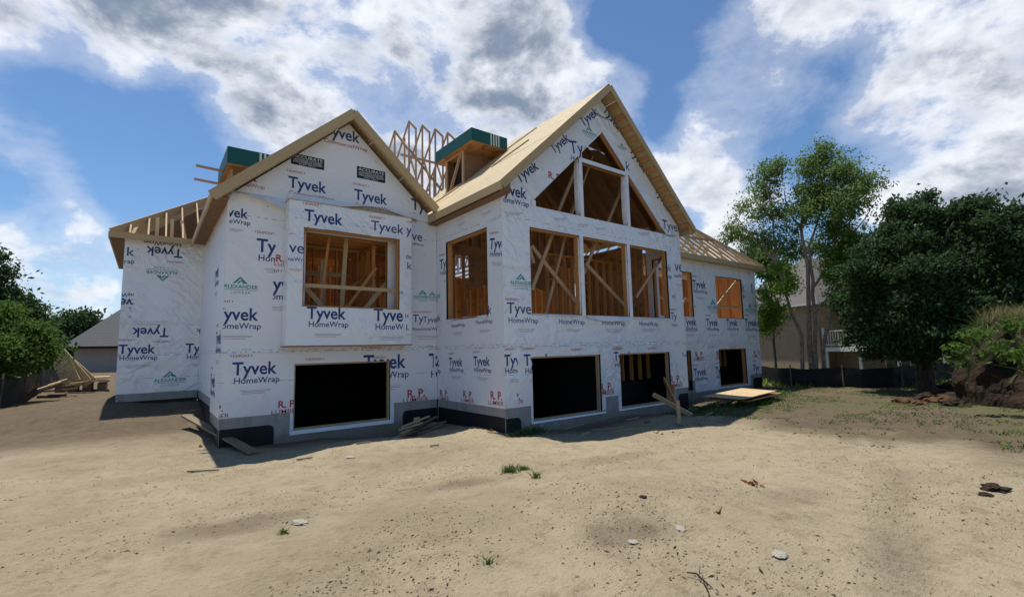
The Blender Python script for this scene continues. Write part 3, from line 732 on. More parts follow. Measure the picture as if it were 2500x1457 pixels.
# middle gable (A), depth plane y = 12.06
sA, xA, zA = 0.9103, 3.96, 6.27      # roof slope, ridge x, ridge z (top of deck)
sB, xB, zB = 0.9316, 10.22, 7.53
def zroofA(x): return zA - sA*abs(x-xA)
def zroofB(x): return zB - sB*abs(x-xB)
uA = 0.26
hA = rect(2.76, 5.14, -1.79, -0.25)
wall('A', ('Y', 12.06), [(1.27, ZW), (6.54, ZW), (6.54, zroofA(6.54)-uA), (xA, zA-uA), (1.27, zroofA(1.27)-uA)],
     [hA, rect(2.95, 5.05, 1.10, 2.95)], H, extra=[rect(2.69, 5.25, -1.89, ZW)], name='gable_wall')
# projecting bay
hb = rect(2.79, 5.20, 1.075, 2.965)
wall('bay', ('Y', 11.62), rect(2.46, 5.54, .17, 3.58), [hb], H, name='bay_wall', wrapmat='wrap_shiny', thick=.14)
for x_ in (2.47, 5.40): MB().box(x_, x_+.13, 11.76, 12.05, .18, 3.58).build('bay_side', 'stud', WALLS['bay']['obj'])
for x_ in (2.46, 5.54): MB().quad((x_, 11.62, .17), (x_, 12.056, .17), (x_, 12.056, 3.58), (x_, 11.62, 3.58)).build('side_wrap', 'wrap_shiny', WALLS['bay']['obj'])
mb = MB(); mb.box(2.44, 5.56, 11.61, 12.05, .145, .168); mb.build('bay_floor_panel', 'osb_dark', WALLS['bay']['obj'])
mb = MB(); mb.box(2.44, 5.56, 11.60, 12.05, 3.583, 3.60); mb.build('bay_top_panel', 'osb', WALLS['bay']['obj'])
# left side of middle gable
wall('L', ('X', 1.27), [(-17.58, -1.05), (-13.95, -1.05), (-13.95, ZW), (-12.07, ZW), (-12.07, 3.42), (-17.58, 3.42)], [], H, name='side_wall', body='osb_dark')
# great room (B)
oB = [(6.54, ZW), (13.91, ZW), (13.91, zroofB(13.91)-.25), (xB, zB-.25), (6.54, zroofB(6.54)-.25)]
g0 = rect(7.37, 9.80, -1.745, -0.215); g1 = rect(10.60, 12.99, -1.745, -0.215)
up = [rect(7.40, 9.16, .82, 3.0), rect(9.30, 11.15, .82, 3.0), rect(11.29, 13.14, .82, 3.0)]
# triangular light: slopes parallel the roof
def zt(x): return 6.24 - 0.93*abs(x-10.28)
tri = [[(7.50, 3.56), (9.24, 3.56), (9.24, zt(9.24)), (7.50, max(3.6, zt(7.50)))],
       [(9.38, 3.56), (11.24, 3.56), (11.24, 5.12), (9.38, 5.12)],
       [(9.38, 5.24), (11.24, 5.24), (11.24, zt(11.24)), (10.28, 6.24), (9.38, zt(9.38))],
       [(11.38, 3.56), (13.12, 3.56), (13.12, max(3.6, zt(13.12))), (11.38, zt(11.38))]]
wall('B', ('Y', 8.84), oB, [g0, g1] + up + tri, H, extra=[rect(7.30, 9.94, -1.80, ZW), rect(10.46, 13.18, -1.80, ZW)], name='gable_wall')
WALLS['B']['wrap'].data.materials[0] = M['wrap_shiny']
# its left side, facing the yard corner
wall('S', ('X', 6.54), [(-12.05, ZW), (-8.842, ZW), (-8.842, 3.62), (-12.05, 3.62)], [rect(-11.51, -9.46, .79, 3.01)], H, name='side_wall')
MB().box(6.56, 6.70, 8.99, 12.05, 3.62, 3.84).build('frieze_board', 'osb_dark', H)
# its right side
wall('E', ('X', 13.91), rect(-10.2, -8.995, ZW, 3.5), [rect(-9.98, -9.06, .84, 2.98)], H, name='side_wall', body='osb_dark')
for z_, zz_ in ((ZW, .84), (2.98, 3.7)): MB().quad((13.912, 8.835, z_), (13.912, 10.22, z_), (13.912, 10.22, zz_), (13.912, 8.835, zz_)).build('side_wrap', 'wrap', WALLS['E']['obj'])
# right wing (C)
hc = rect(19.02, 21.18, 1.05, 2.80); hc2 = rect(19.0, 21.1, -1.745, -.215); hc0 = rect(14.9, 16.80, 1.05, 2.80); hc3 = rect(15.2, 16.43, -1.72, -.23)
hc = rect(18.49, 20.67, 1.05, 2.80); hc2 = rect(18.38, 20.62, -1.73, -.215); hc0 = rect(14.6, 16.78, 1.05, 2.80); hc3 = rect(14.9, 16.40, -1.72, -.23)
wall('C', ('Y', 10.22), rect(14.06, 21.94, ZW, 3.30), [hc, hc2, hc0, hc3], H, extra=[rect(16.55, 20.85, -1.81, ZW)], name='front_wall', wrapmat='wrap_shiny')
# far left wing (D)
wall('D', ('Y', 17.59), rect(-.68, 1.27, -1.05, 3.50), [], H, name='front_wall', wrapmat='wrap_shiny', body='osb_dark')
# walls that close the building at the back and the far sides
MB().box(-.66, -.53, 17.75, 23.9, -1.3, 3.4).build('side_wall', 'osb_dark', H)
MB().box(-.684, -.662, 17.595, 23.9, -1.05, 3.4).build('side_wrap', 'wrap', H)
MB().box(21.79, 21.93, 10.38, 23.9, ZW+.01, 3.25).build('side_wall', 'stud', H)
MB().box(21.78, 21.92, 10.38, 23.9, -2.66, ZW).build('foundation_wall', 'concrete', H)
MB().box(21.74, 21.775, 10.42, 23.6, -2.66, -.21).build('basement_wall', 'concrete_shaded', H)
MB().box(21.932, 21.944, 10.225, 23.9, ZW, 3.28).build('side_wrap', 'wrap', H)
MB().box(-.52, 21.78, 23.7, 23.85, -1.8, 3.3).build('rear_wall', 'ply', H)
# floor deck with rim, and the slab below
def deck(x0, x1, y0, y1, z0, z1, name, m): MB().box(x0, x1, y0, y1, z0, z1).build(name, m, H)
deck(1.44, 6.68, 12.23, 23.6, -.20, .10, 'floor_deck', 'osb'); deck(6.72, 13.74, 9.01, 23.6, -.20, .10, 'floor_deck', 'osb'); deck(13.78, 21.76, 10.40, 23.6, -.20, .10, 'floor_deck', 'osb')
deck(-.5, 1.40, 17.76, 23.6, -.20, .10, 'floor_deck', 'osb')
deck(1.44, 6.68, 12.23, 23.6, -2.69, -2.62, 'basement_floor', 'concrete_shaded'); deck(6.72, 13.74, 9.01, 23.6, -2.69, -2.62, 'basement_floor', 'concrete_shaded'); deck(13.78, 21.76, 10.40, 23.6, -2.69, -2.62, 'basement_floor', 'concrete_shaded')
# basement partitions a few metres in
MB().box(1.44, 6.68, 16.4, 16.5, -2.66, -.205).build('basement_wall', 'concrete_shaded', H); MB().box(6.74, 10.1, 12.9, 13.0, -2.66, -.205).build('basement_wall', 'concrete_shaded', H)
MB().box(10.1, 10.2, 9.05, 13.0, -2.66, -.205).build('basement_wall', 'concrete_shaded', H); MB().box(10.2, 21.7, 13.6, 13.7, -2.66, -1.1).build('basement_wall', 'concrete_shaded', H)
MB().box(1.43, 1.50, 12.23, 16.4, -2.66, -.21).build('basement_wall', 'concrete_shaded', H); MB().box(6.60, 6.71, 12.3, 16.4, -2.66, -.21).build('basement_wall', 'concrete_shaded', H)
MB().box(13.76, 13.86, 9.02, 13.6, -2.66, -.21).build('basement_wall', 'concrete_shaded', H)
MB().box(10.2, 21.7, 13.9, 13.95, -1.1, -.205).build('basement_wall', 'concrete_shaded', H)
MB().box(11.2, 13.7, 10.0, 10.1, -2.66, -1.12).build('basement_wall', 'tar', H)
for k in range(6): board('basement_stud', (11.25+k*.45, 10.05, -1.11), (11.25+k*.45, 10.05, -.22), .04, .12, 'stud', H, up=(0, 1, 0))
MB().box(18.9, 21.7, 11.6, 11.7, -2.66, -1.05).build('basement_wall', 'tar', H)
for k in range(7): board('basement_stud', (18.95+k*.42, 11.65, -1.04), (18.95+k*.42, 11.65, -.22), .04, .12, 'stud', H, up=(0, 1, 0))

# foundation: concrete with steps under the openings, black damp-proofing with rounded corners in front
def found(pts_top, y, parent, name='foundation', axis='Y', back=.22, zb=-2.5):
    pass
F = MB()
F.box(1.29, 6.52, 12.085, 12.30, -2.55, ZW-.0); 
fo = MB()
def fpoly(mb, pl, poly, d0, d1):
    k, c = pl
    if k == 'Y': mb.prism([(u, c-d0, v) for u, v in poly], (0, (d0-d1), 0))
    else: mb.prism([(c-d0, -u, v) for u, v in poly], ((d0-d1), 0, 0))
def cpieces(outl, holes):
    p = [outl]
    for h in holes: p = subtract(p, h)
    return p
for pl, outl, holes in ((('Y', 12.06), rect(1.28, 6.53, -2.5, ZW), [hA]), (('Y', 8.84), rect(6.55, 13.90, -2.5, ZW), [g0, g1]), (('Y', 10.22), rect(14.08, 21.93, -2.5, ZW), [hc2, hc3]),
                        (('Y', 17.59), rect(-.67, 1.26, -2.3, -1.05), []), (('X', 6.54), rect(-12.05, -8.85, -2.5, ZW), []), (('X', 1.27), rect(-17.58, -12.07, -2.4, -1.37), []), (('X', 1.27), rect(-17.58, -13.95, -1.37, -1.05), []), (('X', 13.91), rect(-10.2, -8.995, -2.5, ZW), [])):
    mb = MB()
    for p in cpieces(outl, holes): fpoly(mb, pl, p, -.012, -.20)
    mb.build('foundation_wall', 'concrete', H)
def rcorner(u0, u1, zt_, left=False, right=True, r=.12):
    """patch below zt_ with rounded upper corners"""
    pts = [(u0, -2.45), (u1, -2.45)]
    if right: pts += [(u1, zt_-r)] + [(u1-r+r*math.cos(a), zt_-r+r*math.sin(a)) for a in np.linspace(0, math.pi/2, 6)[1:]]
    else: pts.append((u1, zt_))
    if left: pts += [(u0+r-r*math.sin(a), zt_-r+r*math.cos(a)) for a in np.linspace(0, math.pi/2, 6)]
    else: pts.append((u0, zt_))
    return pts
for pl, pg in ((('Y', 12.06), rcorner(1.29, 2.36, -1.60)), (('Y', 12.06), rcorner(5.50, 6.52, -1.60, True, False)), (('X', 6.54), rcorner(-12.0, -8.87, -1.58, False, False)),
               (('Y', 8.84), rcorner(6.56, 7.00, -1.60)), (('Y', 8.84), rcorner(13.35, 13.88, -1.55, True, False)), (('Y', 10.22), rcorner(21.1, 21.92, -1.52, True, False)),
               (('Y', 17.59), rcorner(-.66, 1.25, -1.27, False, False)), (('X', 1.27), rcorner(-13.9, -12.10, -1.62, False, False)), (('X', 1.27), rcorner(-17.5, -13.95, -1.27, False, False))):
    mb = MB(); fpoly(mb, pl, pg, -.004, -.016); mb.build('damp_proofing', 'tar', H)
MB().box(14.6, 14.85, 9.6, 10.2, -2.4, -1.50).build('pier', 'concrete', H)

# openings: rough lumber jambs standing just inside the wrap
def jamb(pl, h, depth=.13, m='stud'):
    k, c = pl; (u0, v0), _, (u1, v1), _ = h; t = .038
    def bx(a0, a1, b0, b1):
        if k == 'Y': MB().box(a0, a1, c+.055, c+.055+depth, b0, b1).build('jamb', m, H)
        else: MB().box(c+.055, c+.055+depth, -a1, -a0, b0, b1).build('jamb', m, H)
    bx(u0+.002, u0+t, v0, v1); bx(u1-t, u1-.002, v0, v1); bx(u0+t+.002, u1-t-.002, v1-t, v1-.002); bx(u0+t+.002, u1-t-.002, v0+.002, v0+t)
for h in [hA]: jamb(('Y', 12.06), h, .11, 'lumber')
for h in [hb]: jamb(('Y', 11.62), h)
for h in [g0, g1]: jamb(('Y', 8.84), h, .10, 'lumber')
for h in up: jamb(('Y', 8.84), h)
for h in [hc, hc0, hc2]: jamb(('Y', 10.22), h)
jamb(('X', 6.54), rect(-11.51, -9.46, .79, 3.01)); jamb(('X', 13.91), rect(-9.98, -9.06, .84, 2.98))

# laps where one roll overlaps the next, standing a few millimetres proud
for w_, u0_, u1_, z_ in (('A', 1.28, 6.52, .02), ('B', 6.56, 13.90, .02), ('S', -12.0, -8.86, .02), ('C', 14.1, 21.92, .02), ('D', -.66, 1.20, .95), ('B', 6.56, 7.38, 1.9), ('S', -9.4, -8.86, 3.12)):
    mb = MB(); n_ = 30
    for i_ in range(n_):
        a_, b_ = lerp(u0_, u1_, i_/n_), lerp(u0_, u1_, (i_+1)/n_); k_ = [.010+.012*abs(math.sin(q_*7.3+z_*9)+.5*math.sin(q_*19)) for q_ in (i_, i_+1)]
        mb.quad(to3(w_, a_, z_, k_[0]), to3(w_, b_, z_, k_[1]), to3(w_, b_, z_+.06, .0045), to3(w_, a_, z_+.06, .0045))
    mb.build('sheet_lap', 'wrap', WALLS[w_]['obj'])
# loose and folded wrap
def ribbon(name, top, bot, parent, m='wrap', n=24, amp=.03, seed=0, rows=4):
    """a hanging strip between two polylines given as functions of t"""
    mb = MB(); r = random.Random(seed); ph = [r.random()*6 for _ in range(4)]
    def P(t, s):
        a, b = Vector(top(t)), Vector(bot(t)); p = a.lerp(b, s)
        d = amp*math.sin(s*math.pi*.5)*(math.sin(t*9+ph[0]) + .6*math.sin(t*23+ph[1]+s*2) + .4*math.sin(t*47+ph[2]))
        return p + Vector((0, -d if abs(top(1)[0]-top(0)[0]) > abs(top(1)[1]-top(0)[1]) else 0, 0)) + Vector((-d if abs(top(1)[0]-top(0)[0]) <= abs(top(1)[1]-top(0)[1]) else 0, 0, .25*d))
    for i in range(n):
        for j in range(rows):
            mb.quad(P(i/n, (j+1)/rows), P((i+1)/n, (j+1)/rows), P((i+1)/n, j/rows), P(i/n, j/rows))
    me = mb.mesh(name, m, root_off(parent)); o = bpy.data.objects.new(name, me); link(o, parent)
    for p in me.polygons: p.use_smooth = True
    return o
lerp = lambda a, b, t: a+(b-a)*t
Aw = WALLS['A']['obj']; Bw = WALLS['B']['obj']
lerp = lambda a, b, t: a+(b-a)*t
ribbon('wrap_flap', lambda t: (lerp(1.26, 2.50, t), 12.04, 3.70), lambda t: (lerp(1.24, 2.45, t), 11.93-.08*math.sin(t*3.1), 3.50+.10*math.sin(t*4+.5)), Aw, 'wrap', 20, .025, 1)
ribbon('wrap_flap', lambda t: (lerp(2.5, 6.5, t), 12.045, 3.86), lambda t: (lerp(2.5, 6.5, t), 12.02-.05*math.sin(t*3.1), 3.645 + .20*math.exp(-((t-.55)/.22)**2)), Aw, 'wrap', 30, .012, 2)
mb = MB(); mb.box(2.55, 5.9, 12.046, 12.056, 3.61, 3.80).build('exposed_sheathing', 'osb', Aw)
ribbon('wrap_flap', lambda t: (lerp(9.28, 11.18, t), 8.825, .835), lambda t: (lerp(9.34, 11.14, t), 8.76, .74-.05*math.sin(t*3.1)), Bw, 'wrap', 20, .02, 3)
for sx, sd in ((7.36, 4), (11.27, 5)): ribbon('wrap_flap', lambda t: (lerp(sx, sx+1.85, t), 8.83, .83), lambda t: (lerp(sx, sx+1.85, t), 8.80, .79), Bw, 'wrap', 16, .008, sd)
ribbon('wrap_flap', lambda t: (lerp(2.72, 5.2, t), 11.612, 3.03), lambda t: (lerp(2.72, 5.2, t), 11.60, 2.955), WALLS['bay']['obj'], 'wrap_shiny', 24, .012, 6, 2)
ribbon('wrap_flap', lambda t: (6.532, lerp(11.48, 9.5, t), .83), lambda t: (6.50, lerp(11.48, 9.5, t), .74+.10*math.sin(t*3.14)), WALLS['S']['obj'], 'wrap', 16, .015, 7, 3)
for x0, x1, y, zb_ in ((7.30, 9.90, 8.84, -1.80), (10.47, 13.15, 8.84, -1.80), (2.70, 5.22, 12.06, -1.89)):
    ribbon('wrap_flap', lambda t: (lerp(x0, x1, t), y-.006, -1.745 if y < 9 else -1.79), lambda t: (lerp(x0, x1, t), y-.03, zb_+.01), WALLS['B' if y < 9 else 'A']['obj'], 'wrap', 24, .012, int(x0), 2)
# wrapped mullions with the sheet bunched round them
def mullion(x, z0, z1, bulge):
    n = 14; mb = MB()
    for i in range(n):
        t0, t1 = i/n, (i+1)/n
        def row(t):
            z = lerp(z0, z1, t); w = .075 + .012*math.sin(t*9+x); b = bulge*math.sin(t*math.pi)**.6
            return [(x-.072-b, 8.995, z), (x-.071-b*.6, 8.88, z), (x-.05, 8.828, z), (x+.05, 8.828, z), (x+.071, 8.90, z), (x+.071, 8.995, z)]
        a, b = row(t0), row(t1)
        for k in range(5): mb.quad(a[k], a[k+1], b[k+1], b[k])
    o = mb.build('wrapped_mullion', 'wrap_shiny', Bw)
    for p in o.data.polygons: p.use_smooth = True
mullion(9.23, .84, 3.0, .03); mullion(11.22, .84, 3.0, .025); mullion(9.31, 3.57, 5.2, .05); mullion(11.31, 3.57, 5.2, .045)
MB().box(9.37, 11.25, 8.82, 8.90, 5.125, 5.235).build('wrapped_rail', 'wrap_shiny', Bw)
ribbon('torn_wrap_strip', lambda t: (lerp(9.42, 10.25, t), 8.78, 5.62-.05*t), lambda t: (lerp(9.42, 10.25, t), 8.74, 5.60-.12*t-.05*math.sin(t*6)), Bw, 'wrap', 14, .02, 9, 2)
MB().beam((7.47, 8.81, 3.62), (7.60, 8.81, 3.62), .02, .16).build('wrap_flap', 'wrap', Bw)

# ------------------------------------------------------------------ roofs
def slope_panels(parent, xe, xr, zr, s, y0, y1, rows_mat='osb', side=-1, th=.016, name='roof_panel', rot=0):
    """OSB sheets 1.22 x 2.44 laid from the eave (xe) to the ridge (xr)"""
    n = Vector((side*s, 0, 1)).normalized(); d = Vector((-side, 0, s)).normalized()
    L = abs(xr-xe)*math.sqrt(1+s*s); p0 = Vector((xe, 0, zr - s*abs(xr-xe)))
    r = 0.0; row = 0
    while r < L-.02:
        r1 = min(r+1.22, L); y = y0; first = 1.22 if row % 2 else 2.44
        while y < y1-.02:
            yb = min(y+first, y1); first = 2.44
            j = random.uniform(-.004, .006)
            a = p0 + d*(r+.003) + n*j; b = p0 + d*(r1-.003) + n*(j+random.uniform(-.002, .003))
            mb = MB(); mb.prism([(a.x, y+.003, a.z), (b.x, y+.003, b.z), (b.x, yb-.003, b.z), (a.x, yb-.003, a.z)], n*th)
            mb.build(name, rows_mat, parent); y = yb
        r = r1; row += 1
slope_panels(H, 6.27, xB, zB-.016, sB, 8.45, 15.2)
slope_panels(H, 2*xB-6.27, xB, zB-.016, sB, 8.45, 15.2, side=1)
slope_panels(H, .96, xA, zA-.016, sA, 11.70, 17.0)
slope_panels(H, 6.40, xA, zA-.016, sA, 11.70, 16.0, side=1)
# rake boards on the gable ends: doubled boards with visible joints
def rake(x0, x1, y, zf, h=.20, t=.038, nseg=3, name='rake_board', drop=.0, m='lumber'):
    for i in range(nseg):
        a, b = lerp(x0, x1, i/nseg), lerp(x0, x1, (i+1)/nseg); e = .003 if i else 0
        off = drop + h/2*1.36/1.0*.74
        board(name, (a+(e if x1 > x0 else -e), y, zf(a)-off), (b, y+random.uniform(-.003, .003), zf(b)-off), t, h, m, H)
rake(.93, xA-.002, 11.675, zroofA, .22, nseg=3); rake(6.36, xA+.002, 11.675, zroofA, .22, nseg=3)
rake(1.02, xA-.01, 11.72, lambda x: zroofA(x)-.17, .09, nseg=4, name='sub_rake_board'); rake(6.30, xA+.01, 11.72, lambda x: zroofA(x)-.17, .09, nseg=4, name='sub_rake_board')
rake(6.27, xB-.002, 8.425, zroofB, .20, nseg=3); rake(2*xB-6.27, xB+.002, 8.425, zroofB, .15, nseg=3)
# OSB strip laid behind the rake, lookouts and the soffit void under the right rake
for i in range(13):
    x = 10.62 + i*.28
    board('lookout', (x, 8.46, zroofB(x)-.10), (x, 8.83, zroofB(x)-.10), .04, .14, 'stud', H)
for i in range(12):
    x = 9.9 - i*.31
    board('lookout', (x, 8.46, zroofB(x)-.10), (x, 8.83, zroofB(x)-.10), .04, .14, 'stud', H)
for i in range(9):
    for sgn in (-1, 1):
        x = xA + sgn*(.25+i*.28)
        board('lookout', (x, 11.70, zroofA(x)-.09), (x, 12.05, zroofA(x)-.09), .04, .10, 'lumber', H)
# fascias along the eaves
board('fascia_board', (6.262, 8.42, 3.74), (6.262, 12.16, 3.74), .04, .20, 'lumber', H)
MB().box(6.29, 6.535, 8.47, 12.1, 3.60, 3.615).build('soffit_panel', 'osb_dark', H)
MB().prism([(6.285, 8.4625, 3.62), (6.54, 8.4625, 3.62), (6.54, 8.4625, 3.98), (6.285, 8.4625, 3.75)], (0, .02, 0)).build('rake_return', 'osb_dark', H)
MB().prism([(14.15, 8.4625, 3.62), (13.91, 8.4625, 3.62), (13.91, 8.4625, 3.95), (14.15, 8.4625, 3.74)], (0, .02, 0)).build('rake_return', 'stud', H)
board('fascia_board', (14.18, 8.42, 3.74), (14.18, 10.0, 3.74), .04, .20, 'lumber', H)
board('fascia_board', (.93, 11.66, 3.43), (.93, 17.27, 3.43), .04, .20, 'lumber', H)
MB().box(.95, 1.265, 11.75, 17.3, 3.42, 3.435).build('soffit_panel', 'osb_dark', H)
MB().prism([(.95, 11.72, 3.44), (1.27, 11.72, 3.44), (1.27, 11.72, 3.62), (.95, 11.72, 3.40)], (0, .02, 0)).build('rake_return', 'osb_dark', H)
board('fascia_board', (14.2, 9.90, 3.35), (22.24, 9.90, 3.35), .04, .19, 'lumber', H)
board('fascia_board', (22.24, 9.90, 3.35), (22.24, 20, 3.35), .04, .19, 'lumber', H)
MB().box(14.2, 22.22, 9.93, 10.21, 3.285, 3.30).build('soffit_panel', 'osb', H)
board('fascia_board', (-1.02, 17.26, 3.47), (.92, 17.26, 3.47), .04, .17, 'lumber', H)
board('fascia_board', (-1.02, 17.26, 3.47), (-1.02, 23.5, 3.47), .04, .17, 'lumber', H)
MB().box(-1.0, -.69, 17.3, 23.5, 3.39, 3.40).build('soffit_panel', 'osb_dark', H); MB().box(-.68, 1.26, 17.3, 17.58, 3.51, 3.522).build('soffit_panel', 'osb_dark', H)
# rafters inside the great room, seen through the gable lights
for k in range(11):
    y = 9.15 + k*.6
    for sgn in (-1, 1):
        e = xB + sgn*3.62; n = .10
        board('rafter', (e, y, zroofB(e)-.20), (xB+sgn*.03, y, zB-.23), .04, .24, 'osb_dark', H, up=(0, 0, 1))  # darker wood colour stands in for the dim interior
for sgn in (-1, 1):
    MB().quad((xB+sgn*3.6, 9.0, zroofB(xB+3.6)-.03), (xB+sgn*3.6, 15.1, zroofB(xB+3.6)-.03), (xB+sgn*.02, 15.1, zB-.05), (xB+sgn*.02, 9.0, zB-.05)).build('shade_sheet', 'osb_dark', H)  # dark sheet added under the panels to paint the roof underside dim
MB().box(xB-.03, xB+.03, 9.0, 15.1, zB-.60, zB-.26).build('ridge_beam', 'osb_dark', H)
# hip roof of the right wing, open rafters
sC, zC, yC = .92, 3.44, 9.95
hx = 22.2; yr = 13.2
for k in range(14):
    x = 14.55 + k*.60
    top = yr if x < hx-(yr-yC) else yC + (hx-x)
    if top-yC < .15: continue
    board('hip_rafter' if 0 else 'rafter', (x, yC, zC-.05), (x, top, zC-.05+sC*(top-yC)), .045, .10, 'lumber', H)
    if top-yC > 1.2 and k % 2 == 0: board('web_member', (x+.02, yC+.9, 3.3), (x+.02, yC+1.1, zC+sC*.9), .04, .09, 'lumber', H)
    if top-yC > 2.2: board('web_member', (x+.02, yC+1.3, zC+sC*1.0), (x+.02, yC+2.4, 3.3), .04, .09, 'lumber', H)
    if top-yC > 1.0: board('ceiling_joist', (x+.05, 10.4, 3.36), (x+.05, 18.0, 3.36), .04, .14, 'lumber', H)
board('hip_board', (hx, yC, zC), (hx-(yr-yC), yr, zC+sC*(yr-yC)), .045, .2, 'lumber', H)
board('ridge_board', (14.3, yr, zC+sC*(yr-yC)), (hx-(yr-yC), yr, zC+sC*(yr-yC)), .045, .2, 'lumber', H)
for k in range(9):
    y = yr - .6*(k) + 0
    if y > yC+.3: board('jack_rafter', (hx, y, zC-.05), (hx-(y-yC), y, zC-.05+sC*(y-yC)), .045, .10, 'lumber', H)
for k in range(11):
    x = 14.55 + k*.60
    if x < hx-(yr-yC)+.3: board('rafter', (x, yr+.03, zC-.05+sC*(yr-yC)), (x, yr+3.2, zC-.05), .045, .10, 'lumber', H)
for y0, z0, x0, x1 in ((11.9, zC+sC*1.95+.1, 14.6, 18.4), (12.6, zC+sC*2.65+.1, 15.2, 17.4), (11.0, zC+sC*1.05+.1, 17.6, 20.6)):
    board('purlin', (x0, y0, z0), (x1, y0+.35, z0+.25), .04, .09, 'lumber', H)
board('lookout', (21.95, 10.6, 2.6), (22.55, 10.6, 2.55), .14, .04, 'lumber', H)
# hip of the left wing, open rafters
sD, zD, yD, xD = .82, 3.55, 17.30, -.99
board('hip_board', (xD, yD, zD), (xD+3.4, yD+3.4, zD+sD*3.4), .05, .20, 'lumber', H)
for k in range(6):
    x = xD + .42 + k*.42
    board('jack_rafter', (x, yD, zD-.04), (x, yD+(x-xD), zD-.04+sD*(x-xD)), .04, .15, 'lumber', H)
    if k < 5: board('jack_rafter', (xD, yD+.42+k*.6, zD-.04), (xD+(.42+k*.6), yD+.42+k*.6, zD-.04+sD*(.42+k*.6)), .04, .15, 'lumber', H)
for x, lean in ((-.55, .1), (0.05, 0), (.42, .0), (.78, -.12), (1.05, .1)):
    board('web_member', (x, 17.75, 3.52), (x+lean, 17.8+.25, zD+sD*min(x-xD, .9)), .09, .04, 'lumber', H)
for k in range(4): board('rafter', (xD+3.4+k*.6, yD+.3, zD), (xD+3.4+k*.6, yD+3.4, zD+sD*3.1), .04, .16, 'lumber', H)
MB().prism([(-.9, 19.4, 3.5), (3.0, 19.4, 3.5), (3.0, 19.4, 5.9), (1.4, 19.4, 5.2)], (0, .02, 0)).build('inner_sheathing', 'osb_dark', H)
MB().box(1.28, 1.34, 17.6, 21, 3.40, 5.0).build('inner_sheathing', 'osb_dark', H)

# roof trusses standing over the middle of the house: piggyback frames, one mesh shared
def truss_mesh():
    mb = MB(); w = .04; h = .10; ya, za = 17.6, 0.0
    def bm(a, b, hh=h): mb.beam((0, a[0], a[1]), (0, b[0], b[1]), w, hh, up=(0, 1, 0) if abs(a[0]-b[0]) < .01 else (0, 0, 1))
    A = (17.6, 9.60); K = (16.95, 9.02); Kb = (16.95, 3.6); Bk = (23.4, 3.7); 
    bm(A, K); bm(K, Kb); bm(A, Bk); bm(A, (17.6, 3.6), .09); bm((16.95, 3.55), (23.4, 3.55))
    bm((16.95, 7.0), (17.6, 8.2), .09); bm((18.9, 8.35), (18.9, 3.6), .09); bm((17.6, 6.3), (18.9, 4.6), .09); bm((20.4, 6.85), (20.4, 3.6), .09); bm((18.9, 6.2), (20.4, 4.0), .09)
    bm((16.95, 5.2), (17.6, 4.1), .09); bm((16.95, 6.6), (18.9, 6.4), .07)
    return mb.mesh('roof_truss', 'truss', (0, 17.6, 6.0))
tm = truss_mesh()
for i, x in enumerate([8.28, 8.90, 9.52, 10.14, 10.76, 11.38, 12.0, 12.62, 13.24]):
    o = bpy.data.objects.new('roof_truss', tm); link(o, H); o.location = Vector((x, 17.6, 6.0)) - root_off(H)
for x, z in ((7.65, 9.0), ):
    MB().beam((x, 17.6, z), (x+.12, 16.6, z-1.1), .04, .10).beam((x, 17.6, z), (x, 21.5, z-4.0), .04, .10).beam((x, 17.6, z), (x, 17.6, 4), .04, .09, up=(0, 1, 0)).beam((x+.25, 17.2, z-.4), (x+.25, 17.2, 4), .04, .09, up=(0, 1, 0)).build('roof_truss', 'truss', H)
board('brace', (7.6, 16.93, 7.75), (10.5, 16.93, 7.75), .09, .04, 'truss', H, up=(0, 1, 0)); board('brace', (9.3, 16.93, 6.25), (13.5, 16.93, 6.25), .09, .04, 'truss', H, up=(0, 1, 0))
board('brace', (8.3, 17.64, 8.4), (11.2, 17.64, 5.6), .09, .04, 'truss', H, up=(0, 1, 0)); board('brace', (8.2, 16.9, 4.7), (10.2, 16.9, 6.9), .09, .04, 'truss', H, up=(0, 1, 0))
board('brace', (8.3, 17.0, 3.9), (13, 17.0, 3.9), .09, .04, 'truss', H, up=(0, 1, 0))

# two boxed chimney chases with green sheathed caps
def chase(x0, x1, y0, y1, zb, zt_, cx0, cx1, cy0, cy1, cz0, cz1, stripes):
    ch = MB(); 
    ch.box(x0+.05, x1, y0, y0+.02, zb, zt_); ch.box(x1-.02, x1, y0+.022, y1, zb, zt_); ch.box(x0+.05, x1-.022, y1-.02, y1, zb, zt_)
    c = ch.build('chimney_chase', 'osb_dark', H)
    for yy in (y0+.06, y1-.06): board('corner_stud', (x0+.03, yy, zb-.5), (x0+.03, yy, zt_), .09, .05, 'truss', c, up=(1, 0, 0))
    board('chase_brace', (x0+.01, y1-.1, zb-.2), (x0+.01, y0+.15, zt_-.1), .04, .09, 'truss', c, up=(1, 0, 0))
    board('top_plate', (x0+.02, y0, zt_-.05), (x0+.02, y1, zt_-.05), .05, .09, 'truss', c)
    MB().box(x0+.30, x0+.32, y0+.1, y1-.1, zb-.3, zt_-.02).build('dark_hollow_sheet', 'tar', c)  # black sheet painting the dark hollow behind the open frame
    cap = MB().box(cx0, cx1, cy0, cy1, cz0+.02, cz1).build('chimney_cap', 'green', c)
    MB().box(cx0+.01, cx1-.01, cy0+.01, cy1-.01, cz0, cz0+.018).build('cap_soffit', 'ply', cap)
    for k in range(4):
        sx = lerp(cx0, cx1, stripes) + k*.10
        MB().box(sx, sx+.045, cy0-.004, cy0-.001, cz0+.03, cz1-.01).build('white_stripe', 'tape', cap)
    return c
chase(7.84, 8.95, 12.62, 13.8, 5.15, 6.50, 7.66, 9.05, 11.83, 14.15, 6.44, 6.86, .52)
cA = chase(1.40, 2.7, 12.95, 14.2, 3.9, 4.52, 1.28, 2.9, 12.6, 14.5, 4.50, 4.93, .42)
